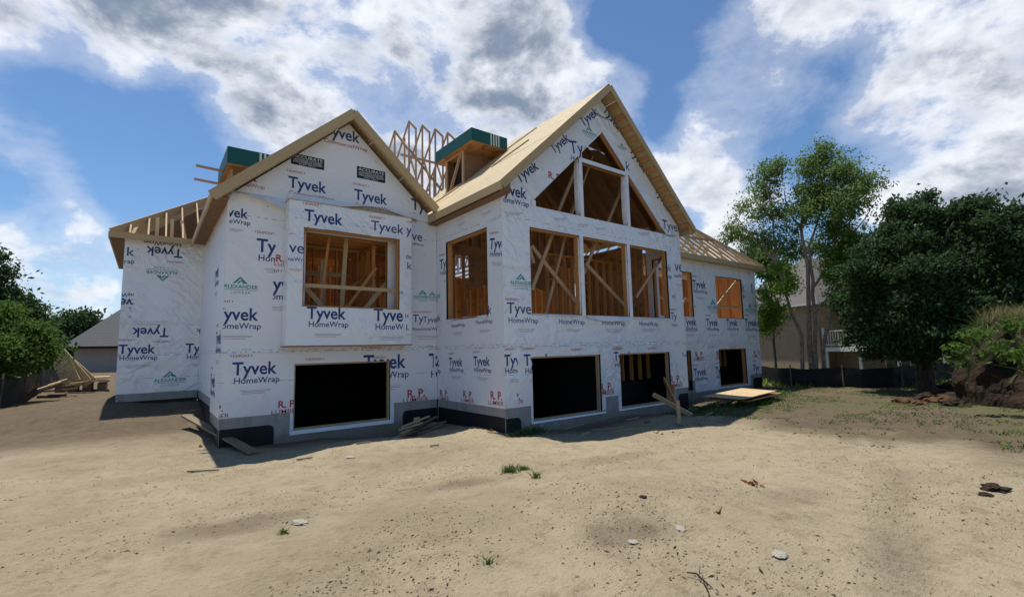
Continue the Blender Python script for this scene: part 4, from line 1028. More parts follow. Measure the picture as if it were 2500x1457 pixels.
for y, z in ((13.5, 4.62), (13.9, 4.40)): board('prop_board', (.72, y, z), (1.5, y, z-.03), .09, .04, 'truss', cA)
# short boards and a slide guard left on the great-room roof
n = Vector((-sB, 0, 1)).normalized()
for (xa, ya, xb, yb, w) in ((7.95, 11.2, 8.75, 10.35, .09), (7.3, 13.7, 7.7, 12.7, .14), (6.5, 12.6, 7.2, 13.9, .14), (9.0, 12.2, 9.9, 11.3, .05), (6.6, 12.9, 7.5, 14.2, .09)):
    board('cleat', Vector((xa, ya, zroofB(xa)))+n*.03, Vector((xb, yb, zroofB(xb)))+n*.03, w, .03, 'lumber', H, up=n)

# ------------------------------------------------------------------ interior framing
for k in range(8):  # ceiling joists over the room behind the bay
    pass
for k in range(12): board('ceiling_joist', (1.45, 12.35+k*.40, 3.12), (6.5, 12.35+k*.40, 3.12), .04, .22, 'stud', H)
for k in range(14): board('stud', (1.55+k*.38, 16.9, .1), (1.55+k*.38, 16.9, 3.0), .04, .10, 'stud', H)
MB().box(1.43, 1.45, 12.25, 17, .1, 3.2).build('inner_sheathing', 'ply', H); MB().box(1.45, 6.6, 17.2, 17.22, .1, 3.2).build('inner_sheathing', 'ply', H); MB().box(6.50, 6.52, 12.25, 17, .1, 3.2).build('inner_sheathing', 'ply', H)
for k in range(11): board('stud', (1.52, 12.4+k*.42, .1), (1.52, 12.4+k*.42, 3.0), .14, .04, 'stud', H, up=(0, 1, 0)); board('stud', (6.43, 12.4+k*.42, .1), (6.43, 12.4+k*.42, 3.0), .14, .04, 'stud', H, up=(0, 1, 0))
board('header', (1.6, 14.6, 2.35), (6.3, 14.6, 2.35), .04, .10, 'lumber', H)
for x in (2.3, 3.6, 4.6, 5.0, 5.6): board('stud', (x, 14.6, .1), (x, 14.6, 2.95), .10, .04, 'stud', H, up=(0, 1, 0))
board('partition_post', (3.55, 12.9, .1), (3.62, 12.9, 2.45), .17, .04, 'lumber', H, up=(0, 1, 0))
for a, b, w in (((3.61, 12.4, 3.1), (3.30, 12.4, .3), .07), ((4.04, 12.4, 3.05), (3.90, 12.4, .3), .11), ((2.90, 12.3, 1.75), (3.65, 12.3, .9), .12), ((5.42, 12.35, 2.2), (4.35, 12.35, .9), .12), ((4.9, 12.5, 2.3), (4.0, 12.5, 1.0), .08), ((5.3, 12.3, 3.0), (4.95, 12.3, .5), .07), ((6.1, 13.5, 3.0), (4.2, 13.5, 1.6), .08)):
    board('brace', a, b, w, .04, 'lumber' if w > .1 else 'stud', H, up=(0, 1, 0))
board('guard_rail', (2.82, 11.80, 1.60), (5.18, 11.80, 1.60), .04, .09, 'lumber', H)
# great room
for a, b, w in (((7.92, 9.4, 2.68), (9.73, 9.4, 1.05), .12), ((9.34, 9.5, 3.3), (8.30, 9.5, .5), .09), ((8.75, 9.35, 3.3), (7.85, 9.35, 1.5), .12), ((7.5, 9.3, 3.3), (7.9, 9.3, 2.2), .10), ((9.95, 9.4, 2.4), (11.9, 9.4, 1.03), .12), ((10.72, 9.5, 3.4), (9.95, 9.5, 2.1), .12),
                ((13.6, 9.25, 3.05), (12.0, 9.25, 1.5), .10), ((9.99, 9.7, 5.3), (8.9, 9.7, 3.3), .12), ((10.4, 9.9, 4.9), (9.6, 9.9, 3.4), .10), ((12.28, 9.7, 5.4), (11.0, 9.7, 3.3), .12), ((10.9, 9.8, 6.0), (9.6, 9.8, 3.4), .06), ((7.6, 9.6, 3.4), (9.2, 9.6, 5.2), .06)):
    board('brace', a, b, w*.85, .04, 'truss', H, up=(0, 1, 0))
# back wall of the great room with an arched header
zz = 2.35; arch = [(8.2, .1), (8.2, 1.9)] + [(8.2+3.6*t, 1.9+.42*math.sin(math.pi*t)) for t in np.linspace(.08, .92, 12)] + [(11.8, 1.9), (11.8, .1)]
mb = MB(); top_ = [(8.2+3.6*t, 3.05) for t in np.linspace(0, 1, 13)]
for i in range(12):
    t0, t1 = i/12, (i+1)/12
    mb.prism([(8.2+3.6*t0, 12.9, 1.9+.42*math.sin(math.pi*t0)), (8.2+3.6*t1, 12.9, 1.9+.42*math.sin(math.pi*t1)), (8.2+3.6*t1, 12.9, 3.05), (8.2+3.6*t0, 12.9, 3.05)], (0, .05, 0))
mb.build('arched_header', 'ply', H)
MB().prism([(6.76, 13.12, 3.2), (13.68, 13.12, 3.2), (13.68, 13.12, zroofB(13.68)-.28), (xB, 13.12, zB-.28), (6.76, 13.12, zroofB(6.76)-.28)], (0, .02, 0)).build('inner_sheathing', 'ply', H)
MB().box(6.75, 13.7, 12.96, 13.1, 3.05, 3.40).build('beam', 'ply', H)
for k in range(19):
    x = 6.9+k*.37
    if not 8.2 < x < 11.8: board('stud', (x, 12.95, .1), (x, 12.95, 3.05), .04, .14, 'stud', H, up=(0, 1, 0))
    board('stud', (x, 13.03, 3.42), (x, 13.03, max(3.7, zroofB(x)-.45)), .04, .09, 'stud', H, up=(0, 1, 0))
    board('stud', (x+.1, 17.4, .1), (x+.1, 17.4, 3.05), .04, .14, 'stud', H, up=(0, 1, 0))
for k in range(9):
    y = 9.2+k*.42
    board('stud', (13.68, y, .1), (13.68, y, 3.5), .04, .09, 'stud', H, up=(1, 0, 0)) if not 9.0 < y < 10.1 else None
    board('stud', (6.80, y+.2, .1), (6.80, y+.2, .78), .04, .09, 'stud', H, up=(1, 0, 0))
board('header', (6.78, 9.0, 3.25), (6.78, 12.4, 3.25), .05, .28, 'ply', H)
MB().box(13.66, 13.72, 10.22, 13.0, .1, 3.6).build('inner_sheathing', 'ply', H)
for k in range(3): board('beam', (6.8, 10.6+k*1.0, 2.55+.2*k), (13.6, 10.6+k*1.0, 2.55+.2*k), .05, .26 if k == 0 else .09, 'ply' if k == 0 else 'stud', H) if k == 5 else None
for k in range(10): board('stud', (13.2, 13.3+k*.42, .1), (13.2, 13.3+k*.42, 3.05), .04, .14, 'stud', H, up=(1, 0, 0))
MB().box(6.75, 13.7, 17.5, 17.52, .1, 3.1).build('inner_sheathing', 'ply', H); MB().box(13.28, 13.30, 13.2, 17.4, .1, 3.4).build('inner_sheathing', 'ply', H)
for k in range(9): board('stud', (10.15+k*.39, 11.3, .1), (10.15+k*.39, 11.3, 3.0), .04, .12, 'stud', H, up=(0, 1, 0))
board('top_plate', (10.1, 11.3, 3.03), (13.5, 11.3, 3.03), .12, .05, 'stud', H); board('top_plate', (10.1, 11.3, 2.2), (12.2, 11.3, 2.2), .12, .04, 'stud', H)
for k in range(7): board('stud', (6.95+k*.5, 11.9, .1), (6.95+k*.5, 11.9, 1.5 if k % 3 else 2.9), .04, .12, 'stud', H, up=(0, 1, 0))
for k in range(8): board('stud', (1.7+k*.62, 13.7, .1), (1.7+k*.62, 13.7, 2.98), .04, .10, 'stud', H, up=(0, 1, 0))
for k in range(6): board('stud', (4.9, 12.7+k*.42, .1), (4.9, 12.7+k*.42, 2.98), .10, .04, 'stud', H, up=(0, 1, 0))
board('top_plate', (1.6, 13.7, 2.95), (6.4, 13.7, 2.95), .10, .05, 'lumber', H); board('top_plate', (4.9, 12.6, 2.9), (4.9, 15.2, 2.9), .10, .05, 'stud', H)
board('header', (2.9, 13.66, 2.2), (4.4, 13.66, 2.2), .05, .12, 'lumber', H)
# right wing rooms
MB().box(14.1, 21.75, 13.4, 13.43, .1, 3.25).build('inner_sheathing', 'ply', H)
for k in range(20): board('stud', (14.2+k*.39, 13.33, .1), (14.2+k*.39, 13.33, 3.2), .04, .10, 'stud', H, up=(0, 1, 0))
for y in (10.9, 11.4, 11.9, 12.4, 12.9): board('stud', (21.70, y, .1), (21.70, y, 3.2), .04, .10, 'stud', H, up=(1, 0, 0))
board('brace', (20.9, 10.5, 2.85), (18.6, 10.5, 1.35), .10, .04, 'lumber', H, up=(0, 1, 0)); board('guard_rail', (18.4, 10.44, 1.57), (20.7, 10.44, 1.57), .04, .10, 'lumber', H)
board('guard_rail', (14.5, 10.44, 1.75), (16.8, 10.44, 1.75), .04, .10, 'lumber', H); board('brace', (16.7, 10.5, 1.8), (16.0, 10.5, 1.1), .08, .04, 'lumber', H, up=(0, 1, 0))
do_prints()

# ------------------------------------------------------------------ vegetation
def leaf_mat(name, c1, c2, c3, tr=.35):
    m, T, b = mat(name); P = pos(T)
    f = T.noise(P, 1.3, 3, .6); g = T.new('ShaderNodeTexWhiteNoise'); T.l.new(T.vm('SNAP', P, (.09, .09, .09)), g.inputs[0])
    c = T.mix(T.smooth(f, .35, .65), c1, c2); c = T.mix(T.m('MULTIPLY', g.outputs['Value'], .45), c, c3)
    T.put(b.inputs['Base Color'], c); b.inputs['Roughness'].default_value = .75; b.inputs['Specular IOR Level'].default_value = .15
    tl = T.new('ShaderNodeBsdfTranslucent'); T.l.new(T.mix(.5, c, c3), tl.inputs[0])
    mx = T.new('ShaderNodeMixShader'); mx.inputs[0].default_value = tr; T.l.new(b.outputs[0], mx.inputs[1]); T.l.new(tl.outputs[0], mx.inputs[2])
    out = [n for n in T.n if n.type == 'OUTPUT_MATERIAL'][0]; T.l.new(mx.outputs[0], out.inputs[0]); return m
M['leaf_birch'] = leaf_mat('birch_leaves', (.09, .15, .042), (.13, .205, .055), (.19, .275, .085), .5)
M['leaf_light'] = leaf_mat('yellow_green_leaves', (.11, .20, .025), (.16, .26, .035), (.21, .31, .05), .5)
M['leaf_dark'] = leaf_mat('maple_leaves', (.026, .055, .022), (.042, .084, .030), (.075, .13, .048), .3)
M['leaf_mid'] = leaf_mat('mid_green_leaves', (.055, .105, .022), (.08, .15, .028), (.12, .20, .04), .4)
M['leaf_dry'] = leaf_mat('dry_grass', (.26, .20, .09), (.32, .26, .12), (.20, .20, .07), .3)
M['grass'] = leaf_mat('green_grass', (.045, .10, .02), (.07, .14, .025), (.12, .17, .05), .3)
def bark(name, a, b_, c_):
    m, T, b = mat(name); P = pos(T); f = T.noise(T.mapv(P, (3, 3, 1.2)), 4, 5, .7); g = T.noise(T.mapv(P, (6, 6, 14)), 3, 4, .6)
    c = T.mix(T.smooth(f, .42, .58), a, b_); c = T.mix(T.smooth(g, .55, .68), c, c_)
    T.put(b.inputs['Base Color'], c); b.inputs['Roughness'].default_value = .85; T.put(b.inputs['Normal'], T.bump(f, .7, .05)); return m
M['bark'] = bark('river_birch_bark', (.22, .16, .125), (.40, .31, .25), (.10, .065, .05)); M['bark_dark'] = bark('dark_bark', (.05, .04, .03), (.085, .07, .055), (.03, .025, .02))

def fill_quads(me, V, N, m):
    me.vertices.foreach_set('co', V.ravel()); me.loops.add(N*4); me.loops.foreach_set('vertex_index', np.arange(N*4))
    me.polygons.add(N); me.polygons.foreach_set('loop_start', np.arange(0, N*4, 4)); me.polygons.foreach_set('loop_total', np.full(N, 4))
    me.update(); me.materials.append(M[m])
def leaves(name, parent, blobs, n, size, m, **kw):
    me = bpy.data.meshes.new(name)
    P = []; per = kw.get('per', 26); clump = kw.get('clump', .28); shell = kw.get('shell', .5); flat = kw.get('flat', .7)
    tot = sum(b[3]*b[4]*b[5] for b in blobs)
    for b in blobs:
        cx, cy, cz, rx, ry, rz = b[:6]; k = max(3, int(n*(rx*ry*rz/tot)*(b[6] if len(b) > 6 else 1)/per))
        d = RNG.normal(size=(k, 3)); d /= np.linalg.norm(d, axis=1)[:, None]
        rad = (shell + (1-shell)*RNG.random(k)); rad *= 1 + .13*RNG.normal(size=k)
        c = d*rad[:, None]*np.array([rx, ry, rz]) + np.array([cx, cy, cz])
        cs = clump*(.5+RNG.random(k))
        P.append((c[:, None, :] + RNG.normal(size=(k, per, 3))*cs[:, None, None]*np.array([1, 1, flat])).reshape(-1, 3))
    P = np.concatenate(P) - np.array(root_off(parent)); N = len(P)
    u = RNG.normal(size=(N, 3)); u[:, 2] -= .6; u /= np.linalg.norm(u, axis=1)[:, None]
    v = np.cross(u, RNG.normal(size=(N, 3))); v /= np.linalg.norm(v, axis=1)[:, None]
    s = size*(.6+.8*RNG.random(N))[:, None]
    Q = np.stack([P - u*s, P + v*s*.5, P + u*s, P - v*s*.5], 1).reshape(-1, 3)
    me.vertices.add(N*4); fill_quads(me, Q, N, m)
    o = bpy.data.objects.new(name, me); link(o, parent); return o
def limb(mb, a, b, r0, r1, bend=.12, n=6, seed=0):
    r = random.Random(seed); a, b = Vector(a), Vector(b); L = (b-a).length
    k1 = Vector((r.uniform(-1, 1), r.uniform(-1, 1), r.uniform(-.3, .3)))*L*bend
    pts = [a.lerp(b, i/n) + k1*math.sin(math.pi*i/n) + Vector((r.uniform(-1, 1), r.uniform(-1, 1), 0))*L*.012*(0 < i < n) for i in range(n+1)]
    mb.tube(pts, [lerp(r0, r1, i/n) for i in range(n+1)], 8); return pts
def scr(px, py, d):
    """offline measurement helper: the point seen at (px,py) of the photograph at horizontal distance d"""
    v = RIGHT*((px-1250)/1153.25) + UP*(-(py-728)/1153.25) + FWD; return v*(d/math.hypot(v.x, v.y))

def lumpy(blobs, k=7, f=.42, out=.86):
    """break every rounded mass into smaller boughs set round its surface"""
    r = []
    for b in blobs:
        for _ in range(k):
            d = RNG.normal(size=3); d /= np.linalg.norm(d); q = f*(.6+.8*RNG.random()); o_ = out*(.75+.4*RNG.random())
            r.append((b[0]+d[0]*b[3]*o_, b[1]+d[1]*b[4]*o_, b[2]+d[2]*b[5]*o_, b[3]*q, b[4]*q, b[5]*q*.7, b[6] if len(b) > 6 else 1))
    return r
# river birch beside the neighbour's house
B0 = scr(1985, 905, 25.0); B0.z = gz(B0.x, B0.y) - .05
birch = empty('river_birch_tree', B0, 'tall airy birch with several pale peeling trunks between the two houses', 'tree')
T1 = MB(); PP = lambda px, py, d=25.0: tuple(scr(px, py, d))
def off(v, d=(0, 0, 0)): return tuple(Vector(v)+Vector(d))
def chain(mb, pts, r0, r1):
    n = len(pts)-1; q = []
    for i in range(n):
        a, b = Vector(pts[i]), Vector(pts[i+1])
        for k in range(3): q.append(a.lerp(b, k/3) + Vector((random.uniform(-.05, .05), random.uniform(-.05, .05), 0)))
    q.append(Vector(pts[-1])); mb.tube(q, [lerp(r0, r1, i/(len(q)-1)) for i in range(len(q))], 8)
base = [tuple(Vector(B0)+Vector((dx, dy, -.1))) for dx, dy in ((-.1, .35), (0, .1), (.05, -.05), (.1, -.3), (.2, .2))]
chain(T1, [base[0], PP(1955, 820), PP(1925, 740), PP(1900, 650), PP(1886, 540), PP(1872, 430)], .095, .025)
chain(T1, [base[1], PP(1975, 800), PP(1970, 650), PP(1955, 560), PP(1965, 450), PP(1998, 375)], .12, .025)
chain(T1, [base[2], PP(1988, 800), PP(1985, 680), PP(1975, 600), PP(2010, 500), PP(2040, 400)], .10, .025)
chain(T1, [base[3], PP(2008, 850), PP(2030, 760), PP(2045, 680), PP(2060, 590), PP(2095, 470)], .09, .025)
chain(T1, [PP(1900, 650), PP(1860, 600), PP(1820, 560), PP(1790, 520)], .06, .015); chain(T1, [PP(1925, 740), PP(1895, 760), PP(1870, 775)], .05, .015)
chain(T1, [PP(1985, 700), PP(2010, 660), PP(2035, 620)], .07, .02); chain(T1, [PP(1990, 760), PP(2030, 715), PP(2070, 680)], .06, .02); chain(T1, [PP(1955, 560), PP(1930, 520), PP(1915, 470)], .05, .02)
chain(T1, [PP(2010, 500), PP(2060, 450), PP(2130, 430)], .05, .015); chain(T1, [PP(1888, 540), PP(1850, 500), PP(1830, 440)], .05, .015); chain(T1, [PP(2060, 590), PP(2100, 550), PP(2130, 500)], .04, .015)
T1.build('trunk', 'bark', birch)
def bl(px, py, r, d=25.0, ry=None, w=1.0):
    c = scr(px, py, d); k = (c.dot(FWD))/1153.25; return (c.x, c.y, c.z, r*k, r*k, (ry or r)*k, w)
cb = [bl(1990, 400, 48), bl(2010, 370, 30), bl(2055, 430, 52, 24.5), bl(2105, 455, 42, 25.5), bl(2000, 470, 60), bl(2070, 500, 55, 24), bl(2125, 440, 30), bl(2040, 560, 50, 25.6), bl(1965, 520, 42, 24.3), bl(1985, 600, 38, 26),
      bl(1880, 420, 38), bl(1905, 405, 28, 24.6), bl(1868, 470, 38, 25.4), bl(1895, 520, 36), bl(1855, 520, 30, 24.6), bl(1815, 510, 26), bl(1795, 560, 34, 24.8), bl(1840, 580, 36, 25.4), bl(1775, 590, 22), bl(1880, 590, 34), bl(1925, 610, 36, 25.5), bl(2085, 590, 34), bl(1930, 560, 26), bl(2030, 620, 36), bl(1820, 615, 22)]
leaves('crown', birch, cb, 38000, .058, 'leaf_birch', per=34, clump=.17, shell=.2, flat=.8)
cl = [bl(2070, 640, 52), bl(2085, 700, 42, 24.6), bl(2045, 670, 40, 24.3), bl(2100, 620, 32), bl(2040, 730, 26), bl(1880, 770, 40), bl(1870, 720, 26, 24.2), bl(1915, 700, 28, 24.4), bl(1865, 800, 28), bl(2075, 590, 34), bl(1890, 740, 26), bl(2110, 660, 32), bl(1900, 650, 24)]
leaves('lower_crown', birch, cl, 17000, .06, 'leaf_light', per=30, clump=.15, shell=.15)
# the big dark maple on the right
mb0 = scr(2255, 900, 22.5); mb0.z = gz(mb0.x, mb0.y)
maple = empty('maple_tree', mb0, 'broad dark green maple with a dense low crown on the right', 'tree')
T2 = MB(); Bz = Vector(mb0)
chain(T2, [tuple(Bz+Vector((0, 0, -.1))), tuple(scr(2245, 830, 22.5)), tuple(scr(2255, 720, 22.5)), tuple(scr(2270, 600, 22.5))], .28, .08)
for a in ((2245, 820, 2130, 700), (2250, 780, 2380, 650), (2255, 720, 2180, 560), (2260, 700, 2330, 540), (2250, 800, 2420, 760), (2248, 810, 2160, 820)): chain(T2, [tuple(scr(a[0], a[1], 22.5)), tuple(scr((a[0]+a[2])/2, (a[1]+a[3])/2-10, 22.2)), tuple(scr(a[2], a[3], 22))], .11, .03)
T2.build('trunk', 'bark_dark', maple)
cm = [bl(2260, 700, 120, 22.5), bl(2150, 690, 80, 22), bl(2180, 800, 75, 21.6), bl(2350, 640, 110, 22.8), bl(2440, 680, 95, 22.5), bl(2225, 560, 68, 22.6), bl(2340, 545, 60, 23), bl(2420, 560, 62, 22.4), bl(2160, 600, 55, 22), bl(2300, 800, 100, 21.8, 70), bl(2410, 780, 90, 22), bl(2480, 600, 60, 22.6), bl(2520, 720, 80, 22), bl(2100, 760, 55, 22.4), bl(2205, 510, 34, 22.5), bl(2380, 500, 32, 22.7), bl(2470, 540, 40, 22.3), bl(2250, 500, 30), bl(2110, 830, 45, 22), bl(2560, 640, 70, 22.5), bl(2350, 850, 60, 21.8, 35), bl(2230, 850, 60, 21.5, 38)]
leaves('crown', maple, lumpy(cm, 9, .36), 150000, .07, 'leaf_dark', per=40, clump=.15, shell=.55, flat=.6); leaves('inner_crown', maple, [(b[0], b[1], b[2], b[3]*.8, b[4]*.8, b[5]*.8) for b in cm], 40000, .08, 'leaf_dark', per=40, clump=.25, shell=.3)
# small and distant trees
def tree(name, label, cat, px, py, d, blobs, n, size, m, group=None, tr='bark_dark', r=.18, **kw):
    b = scr(px, py, d); b.z = gz(b.x, b.y)
    e = empty(name, b, label, cat, group); t = MB(); c = blobs[0]
    chain(t, [tuple(b+Vector((0, 0, -.2))), (lerp(b.x, c[0], .5), lerp(b.y, c[1], .5), lerp(b.z, c[2], .5)), (c[0], c[1], c[2])], r, r*.3)
    for q in blobs[1:6]: chain(t, [(c[0], c[1], lerp(b.z, c[2], .75)), (lerp(c[0], q[0], .6), lerp(c[1], q[1], .6), lerp(c[2], q[2], .4)), (q[0], q[1], q[2])], r*.35, r*.1)
    t.build('trunk', tr, e); leaves('crown', e, lumpy(blobs, 6, .45, .8), n, size, m, **kw); return e
tree('leafy_tree', 'bright green bushy tree at the left edge of the yard', 'tree', 20, 930, 21, [bl(10, 850, 65, 21), bl(-60, 830, 85, 21), bl(40, 822, 30, 20.6), bl(70, 845, 28, 20.8), bl(15, 775, 30, 21.4), bl(72, 800, 14, 20.8), bl(60, 880, 42, 20.6), bl(-20, 890, 60, 20.5), bl(20, 890, 40, 20.5), bl(105, 860, 22, 21)], 90000, .055, 'leaf_mid', per=60, clump=.18, shell=.45)
tree('evergreen_tree', 'dark tall tree rising behind the leafy tree at the left edge', 'tree', -10, 900, 34, [bl(-20, 790, 60, 34), bl(4, 750, 36, 34), bl(-4, 705, 30, 34), bl(-8, 665, 20, 34), bl(-14, 630, 14, 34), bl(30, 760, 34, 34), bl(55, 800, 40, 34), bl(80, 840, 36, 34)], 42000, .10, 'leaf_dark', per=24, clump=.30, shell=.3)
tree('distant_tree', 'dark rounded tree between the leafy tree and the grey roofed house', 'tree', 175, 880, 58, [bl(175, 810, 34, 58), bl(160, 785, 20, 58), bl(200, 790, 22, 58), bl(222, 775, 12, 58), bl(145, 830, 30, 58), bl(200, 840, 30, 58), bl(120, 850, 34, 58)], 26000, .17, 'leaf_dark', group='trees far behind the left yard', per=20, clump=.42, shell=.3)
tree('distant_tree', 'dark tree far behind the yard, half hidden by the leafy tree', 'tree', 90, 880, 62, [bl(95, 850, 40, 62), bl(60, 860, 40, 62), bl(130, 860, 40, 62)], 16000, .17, 'leaf_dark', group='trees far behind the left yard', per=20, clump=.42, shell=.3)
tree('yard_tree', 'dark tree behind the maple at the right edge', 'tree', 2470, 880, 40, [bl(2470, 800, 130, 40), bl(2380, 800, 90, 40), bl(2560, 760, 120, 40), bl(2300, 840, 60, 41)], 30000, .15, 'leaf_dark', group='trees behind the neighbour house', per=20, clump=.42, shell=.4)
tree('yard_tree', 'small green tree against the neighbour roof, left of the birch', 'tree', 1890, 870, 29, [bl(1880, 650, 34, 29), bl(1850, 640, 26, 29), bl(1905, 680, 26, 29), bl(1845, 600, 20, 29), bl(1870, 620, 22, 29)], 7000, .09, 'leaf_birch', group='trees behind the neighbour house', r=.08, per=16, clump=.26, shell=.2)

# ------------------------------------------------------------------ neighbour's brick house on the right
m, T, b = mat('tan_brick'); P = pos(T)
def brick_color(T, P, axis):
    br = T.new('ShaderNodeTexBrick'); T.put(br.inputs['Vector'], P); br.inputs['Scale'].default_value = 1.0; br.inputs['Brick Width'].default_value = .21; br.inputs['Row Height'].default_value = .075; br.inputs['Mortar Size'].default_value = .006
    br.inputs['Color1'].default_value = (.37, .26, .165, 1); br.inputs['Color2'].default_value = (.28, .18, .115, 1); br.inputs['Mortar'].default_value = (.34, .28, .21, 1); br.inputs['Bias'].default_value = -.2
    return br
sv = T.new('ShaderNodeSeparateXYZ'); T.l.new(P, sv.inputs[0]); cv = T.new('ShaderNodeCombineXYZ'); T.put(cv.inputs[0], T.m('ADD', sv.outputs[0], sv.outputs[1])); T.l.new(sv.outputs[2], cv.inputs[1])
br = brick_color(T, cv.outputs[0], 0); T.put(b.inputs['Base Color'], T.mix(T.m('MULTIPLY', T.noise(P, .9, 5, .7), .5), br.outputs['Color'], (.24, .16, .105))); b.inputs['Roughness'].default_value = .9
T.put(b.inputs['Normal'], T.bump(br.outputs['Fac'], -.5, .01)); M['brick'] = m
def shingle(name, a, b_):
    m, T, b = mat(name); P = pos(T); sv = T.new('ShaderNodeSeparateXYZ'); T.l.new(P, sv.inputs[0])
    row = T.m('FRACT', T.m('MULTIPLY', sv.outputs[2], 5.2)); n = T.noise(P, 6, 4, .7)
    c = T.mix(n, a, b_); c = T.mix(T.m('MULTIPLY', T.m('LESS_THAN', row, .16), .5), c, tuple(x*.45 for x in a))
    T.put(b.inputs['Base Color'], c); b.inputs['Roughness'].default_value = .9; return m
M['roof_brown'] = shingle('brown_shingles', (.085, .075, .068), (.135, .12, .108)); M['roof_grey'] = shingle('grey_shingles', (.05, .052, .058), (.085, .088, .095))
M['trim'] = simple('pale_trim', (.62, .60, .56), .6, .1, 3); M['siding'] = simple('grey_siding', (.36, .35, .33), .8, .1, 1.5)
m, T, b = mat('window_glass'); T.put(b.inputs['Base Color'], (.02, .028, .035)); b.inputs['Roughness'].default_value = .06; b.inputs['Specular IOR Level'].default_value = .8; M['glass'] = m
# local frame: corner K; wall 1 runs towards the camera-left, wall 2 (deck side) to the right
K = scr(2000, 820, 34); K.z = 0
dl = (scr(1840, 830, 37.5) - scr(2000, 820, 34)); dl.z = 0; dl.normalize()
dr = Vector((dl.y, -dl.x, 0))
if dr.dot(RIGHT) < 0: dr = -dr
back = Vector((dr.x, dr.y, 0)); 
inn = -dr  # not used
zg = -1.9; ze = 2.35
N = empty('brick_house', (K.x, K.y, zg), 'tan brick two-storey house with brown roof and small white deck behind the birch', 'house')
def LP(a, b_, z): q = K + dl*a + dr*b_; return (q.x, q.y, z)
nrm_l = Vector((-dl.y, dl.x, 0)); nrm_l = nrm_l if nrm_l.dot(FWD) > 0 else -nrm_l   # pointing away from camera for wall 1
away = nrm_l
def LW(a, w, z): q = K + dl*a + away*w; return (q.x, q.y, z)
mb = MB(); mb.prism([LW(0, 0, zg-.5), LW(7.5, 0, zg-.5), LW(7.5, 9, zg-.5), LW(0, 9, zg-.5)], (0, 0, ze-zg+.5)); mb.build('wall', 'brick', N)
mb = MB(); mb.prism([LW(-.01, 1.2, zg-.5), LW(-.01, 9, zg-.5), LW(-9, 9, zg-.5), LW(-9, 1.2, zg-.5)], (0, 0, ze-zg+.5)); mb.build('wall', 'brick', N)
# hip roofs
def hip(a0, a1, w0, w1, z0, h, name='roof'):
    e = .4; a0 -= e; a1 += e; w0 -= e; w1 += e; d = min((a1-a0), (w1-w0))/2
    am, wm = (a0+a1)/2, (w0+w1)/2
    if (a1-a0) > (w1-w0): r0, r1 = LW(a0+d, wm, z0+h), LW(a1-d, wm, z0+h)
    else: r0, r1 = LW(am, w0+d, z0+h), LW(am, w1-d, z0+h)
    A, B_, C_, D_ = LW(a0, w0, z0), LW(a1, w0, z0), LW(a1, w1, z0), LW(a0, w1, z0)
    mb = MB()
    if (a1-a0) > (w1-w0): mb.poly([A, B_, r1, r0]); mb.poly([B_, C_, r1]); mb.poly([C_, D_, r0, r1]); mb.poly([D_, A, r0])
    else: mb.poly([A, B_, r0]); mb.poly([B_, C_, r1, r0]); mb.poly([C_, D_, r1]); mb.poly([D_, A, r0, r1])
    mb.poly([A, D_, C_, B_]); o = mb.build(name, 'roof_brown', N)
    g = MB()
    for p, q in ((A, B_), (B_, C_), (D_, A)): g.beam(Vector(p)+Vector((0, 0, -.08)), Vector(q)+Vector((0, 0, -.08)), .10, .14)
    g.build('gutter', 'trim', o); return o
hip(0, 7.5, 0, 9, ze, 3.6); hip(-9, 1, 1.2, 9.5, ze+.02, 2.6); hip(-1.5, 5, 3.5, 8, ze+1.4, 3.4)
# deck with door
zd = -.35
def dk(a, w, z): return LW(a, w, z)
dck = MB(); dck.prism([dk(-.2, .1, zd-.25), dk(-4.2, .1, zd-.25), dk(-4.2, 1.19, zd-.25), dk(-.2, 1.19, zd-.25)], (0, 0, .25)); D_ = dck.build('deck', 'trim', N)
for z in (zd+.12, zd+.95): board('rail', dk(-.2, .12, z), dk(-4.2, .12, z), .06, .06, 'trim', D_)
for i in range(25): board('baluster', dk(-.3-i*.16, .12, zd+.12), dk(-.3-i*.16, .12, zd+.95), .035, .035, 'trim', D_, up=(1, 0, 0))
for a in (-.2, -2.2, -4.2): board('post', dk(a, .10, zd), dk(a, .10, zd+1.15), .12, .12, 'trim', D_, up=(1, 0, 0)); board('post', dk(a, .25, zg-.3), dk(a, .25, zd-.26), .14, .14, 'trim', D_, up=(1, 0, 0))
def opening(name, a0, a1, w, z0, z1, par=N):
    f = MB(); f.prism([LW(a0, w-.02, z0), LW(a1, w-.02, z0), LW(a1, w-.10, z0), LW(a0, w-.10, z0)], (0, 0, z1-z0)); o = f.build(name, 'trim', par)
    g = MB(); am = (a0+a1)/2
    for p, q in ((a0+.07*(1 if a1 > a0 else -1), am-.02*(1 if a1 > a0 else -1)), (am+.02*(1 if a1 > a0 else -1), a1-.07*(1 if a1 > a0 else -1))):
        g.prism([LW(p, w-.104, z0+.08), LW(q, w-.104, z0+.08), LW(q, w-.112, z0+.08), LW(p, w-.112, z0+.08)], (0, 0, z1-z0-.16))
    g.build('pane', 'glass', o); return o
opening('door', -.9, -2.3, 1.2, zd, 1.75); opening('door', -2.9, -4.2, 1.2, zg+.1, -.75); opening('window', -5.2, -6.6, 1.2, zd+.3, 1.5)
for i in range(5): board('porch_post', LW(-5-i*1.2, .3, zg-.3), LW(-5-i*1.2, .3, -.3), .16, .16, 'trim', N, up=(1, 0, 0))
board('porch_beam', LW(-4.6, .3, -.25), LW(-9.8, .3, -.25), .16, .2, 'trim', N)
MB().prism([LW(-4.5, .2, -.14), LW(-9.9, .2, -.14), LW(-9.9, 1.19, -.14), LW(-4.5, 1.19, -.14)], (0, 0, .12)).build('porch_deck', 'trim', N)

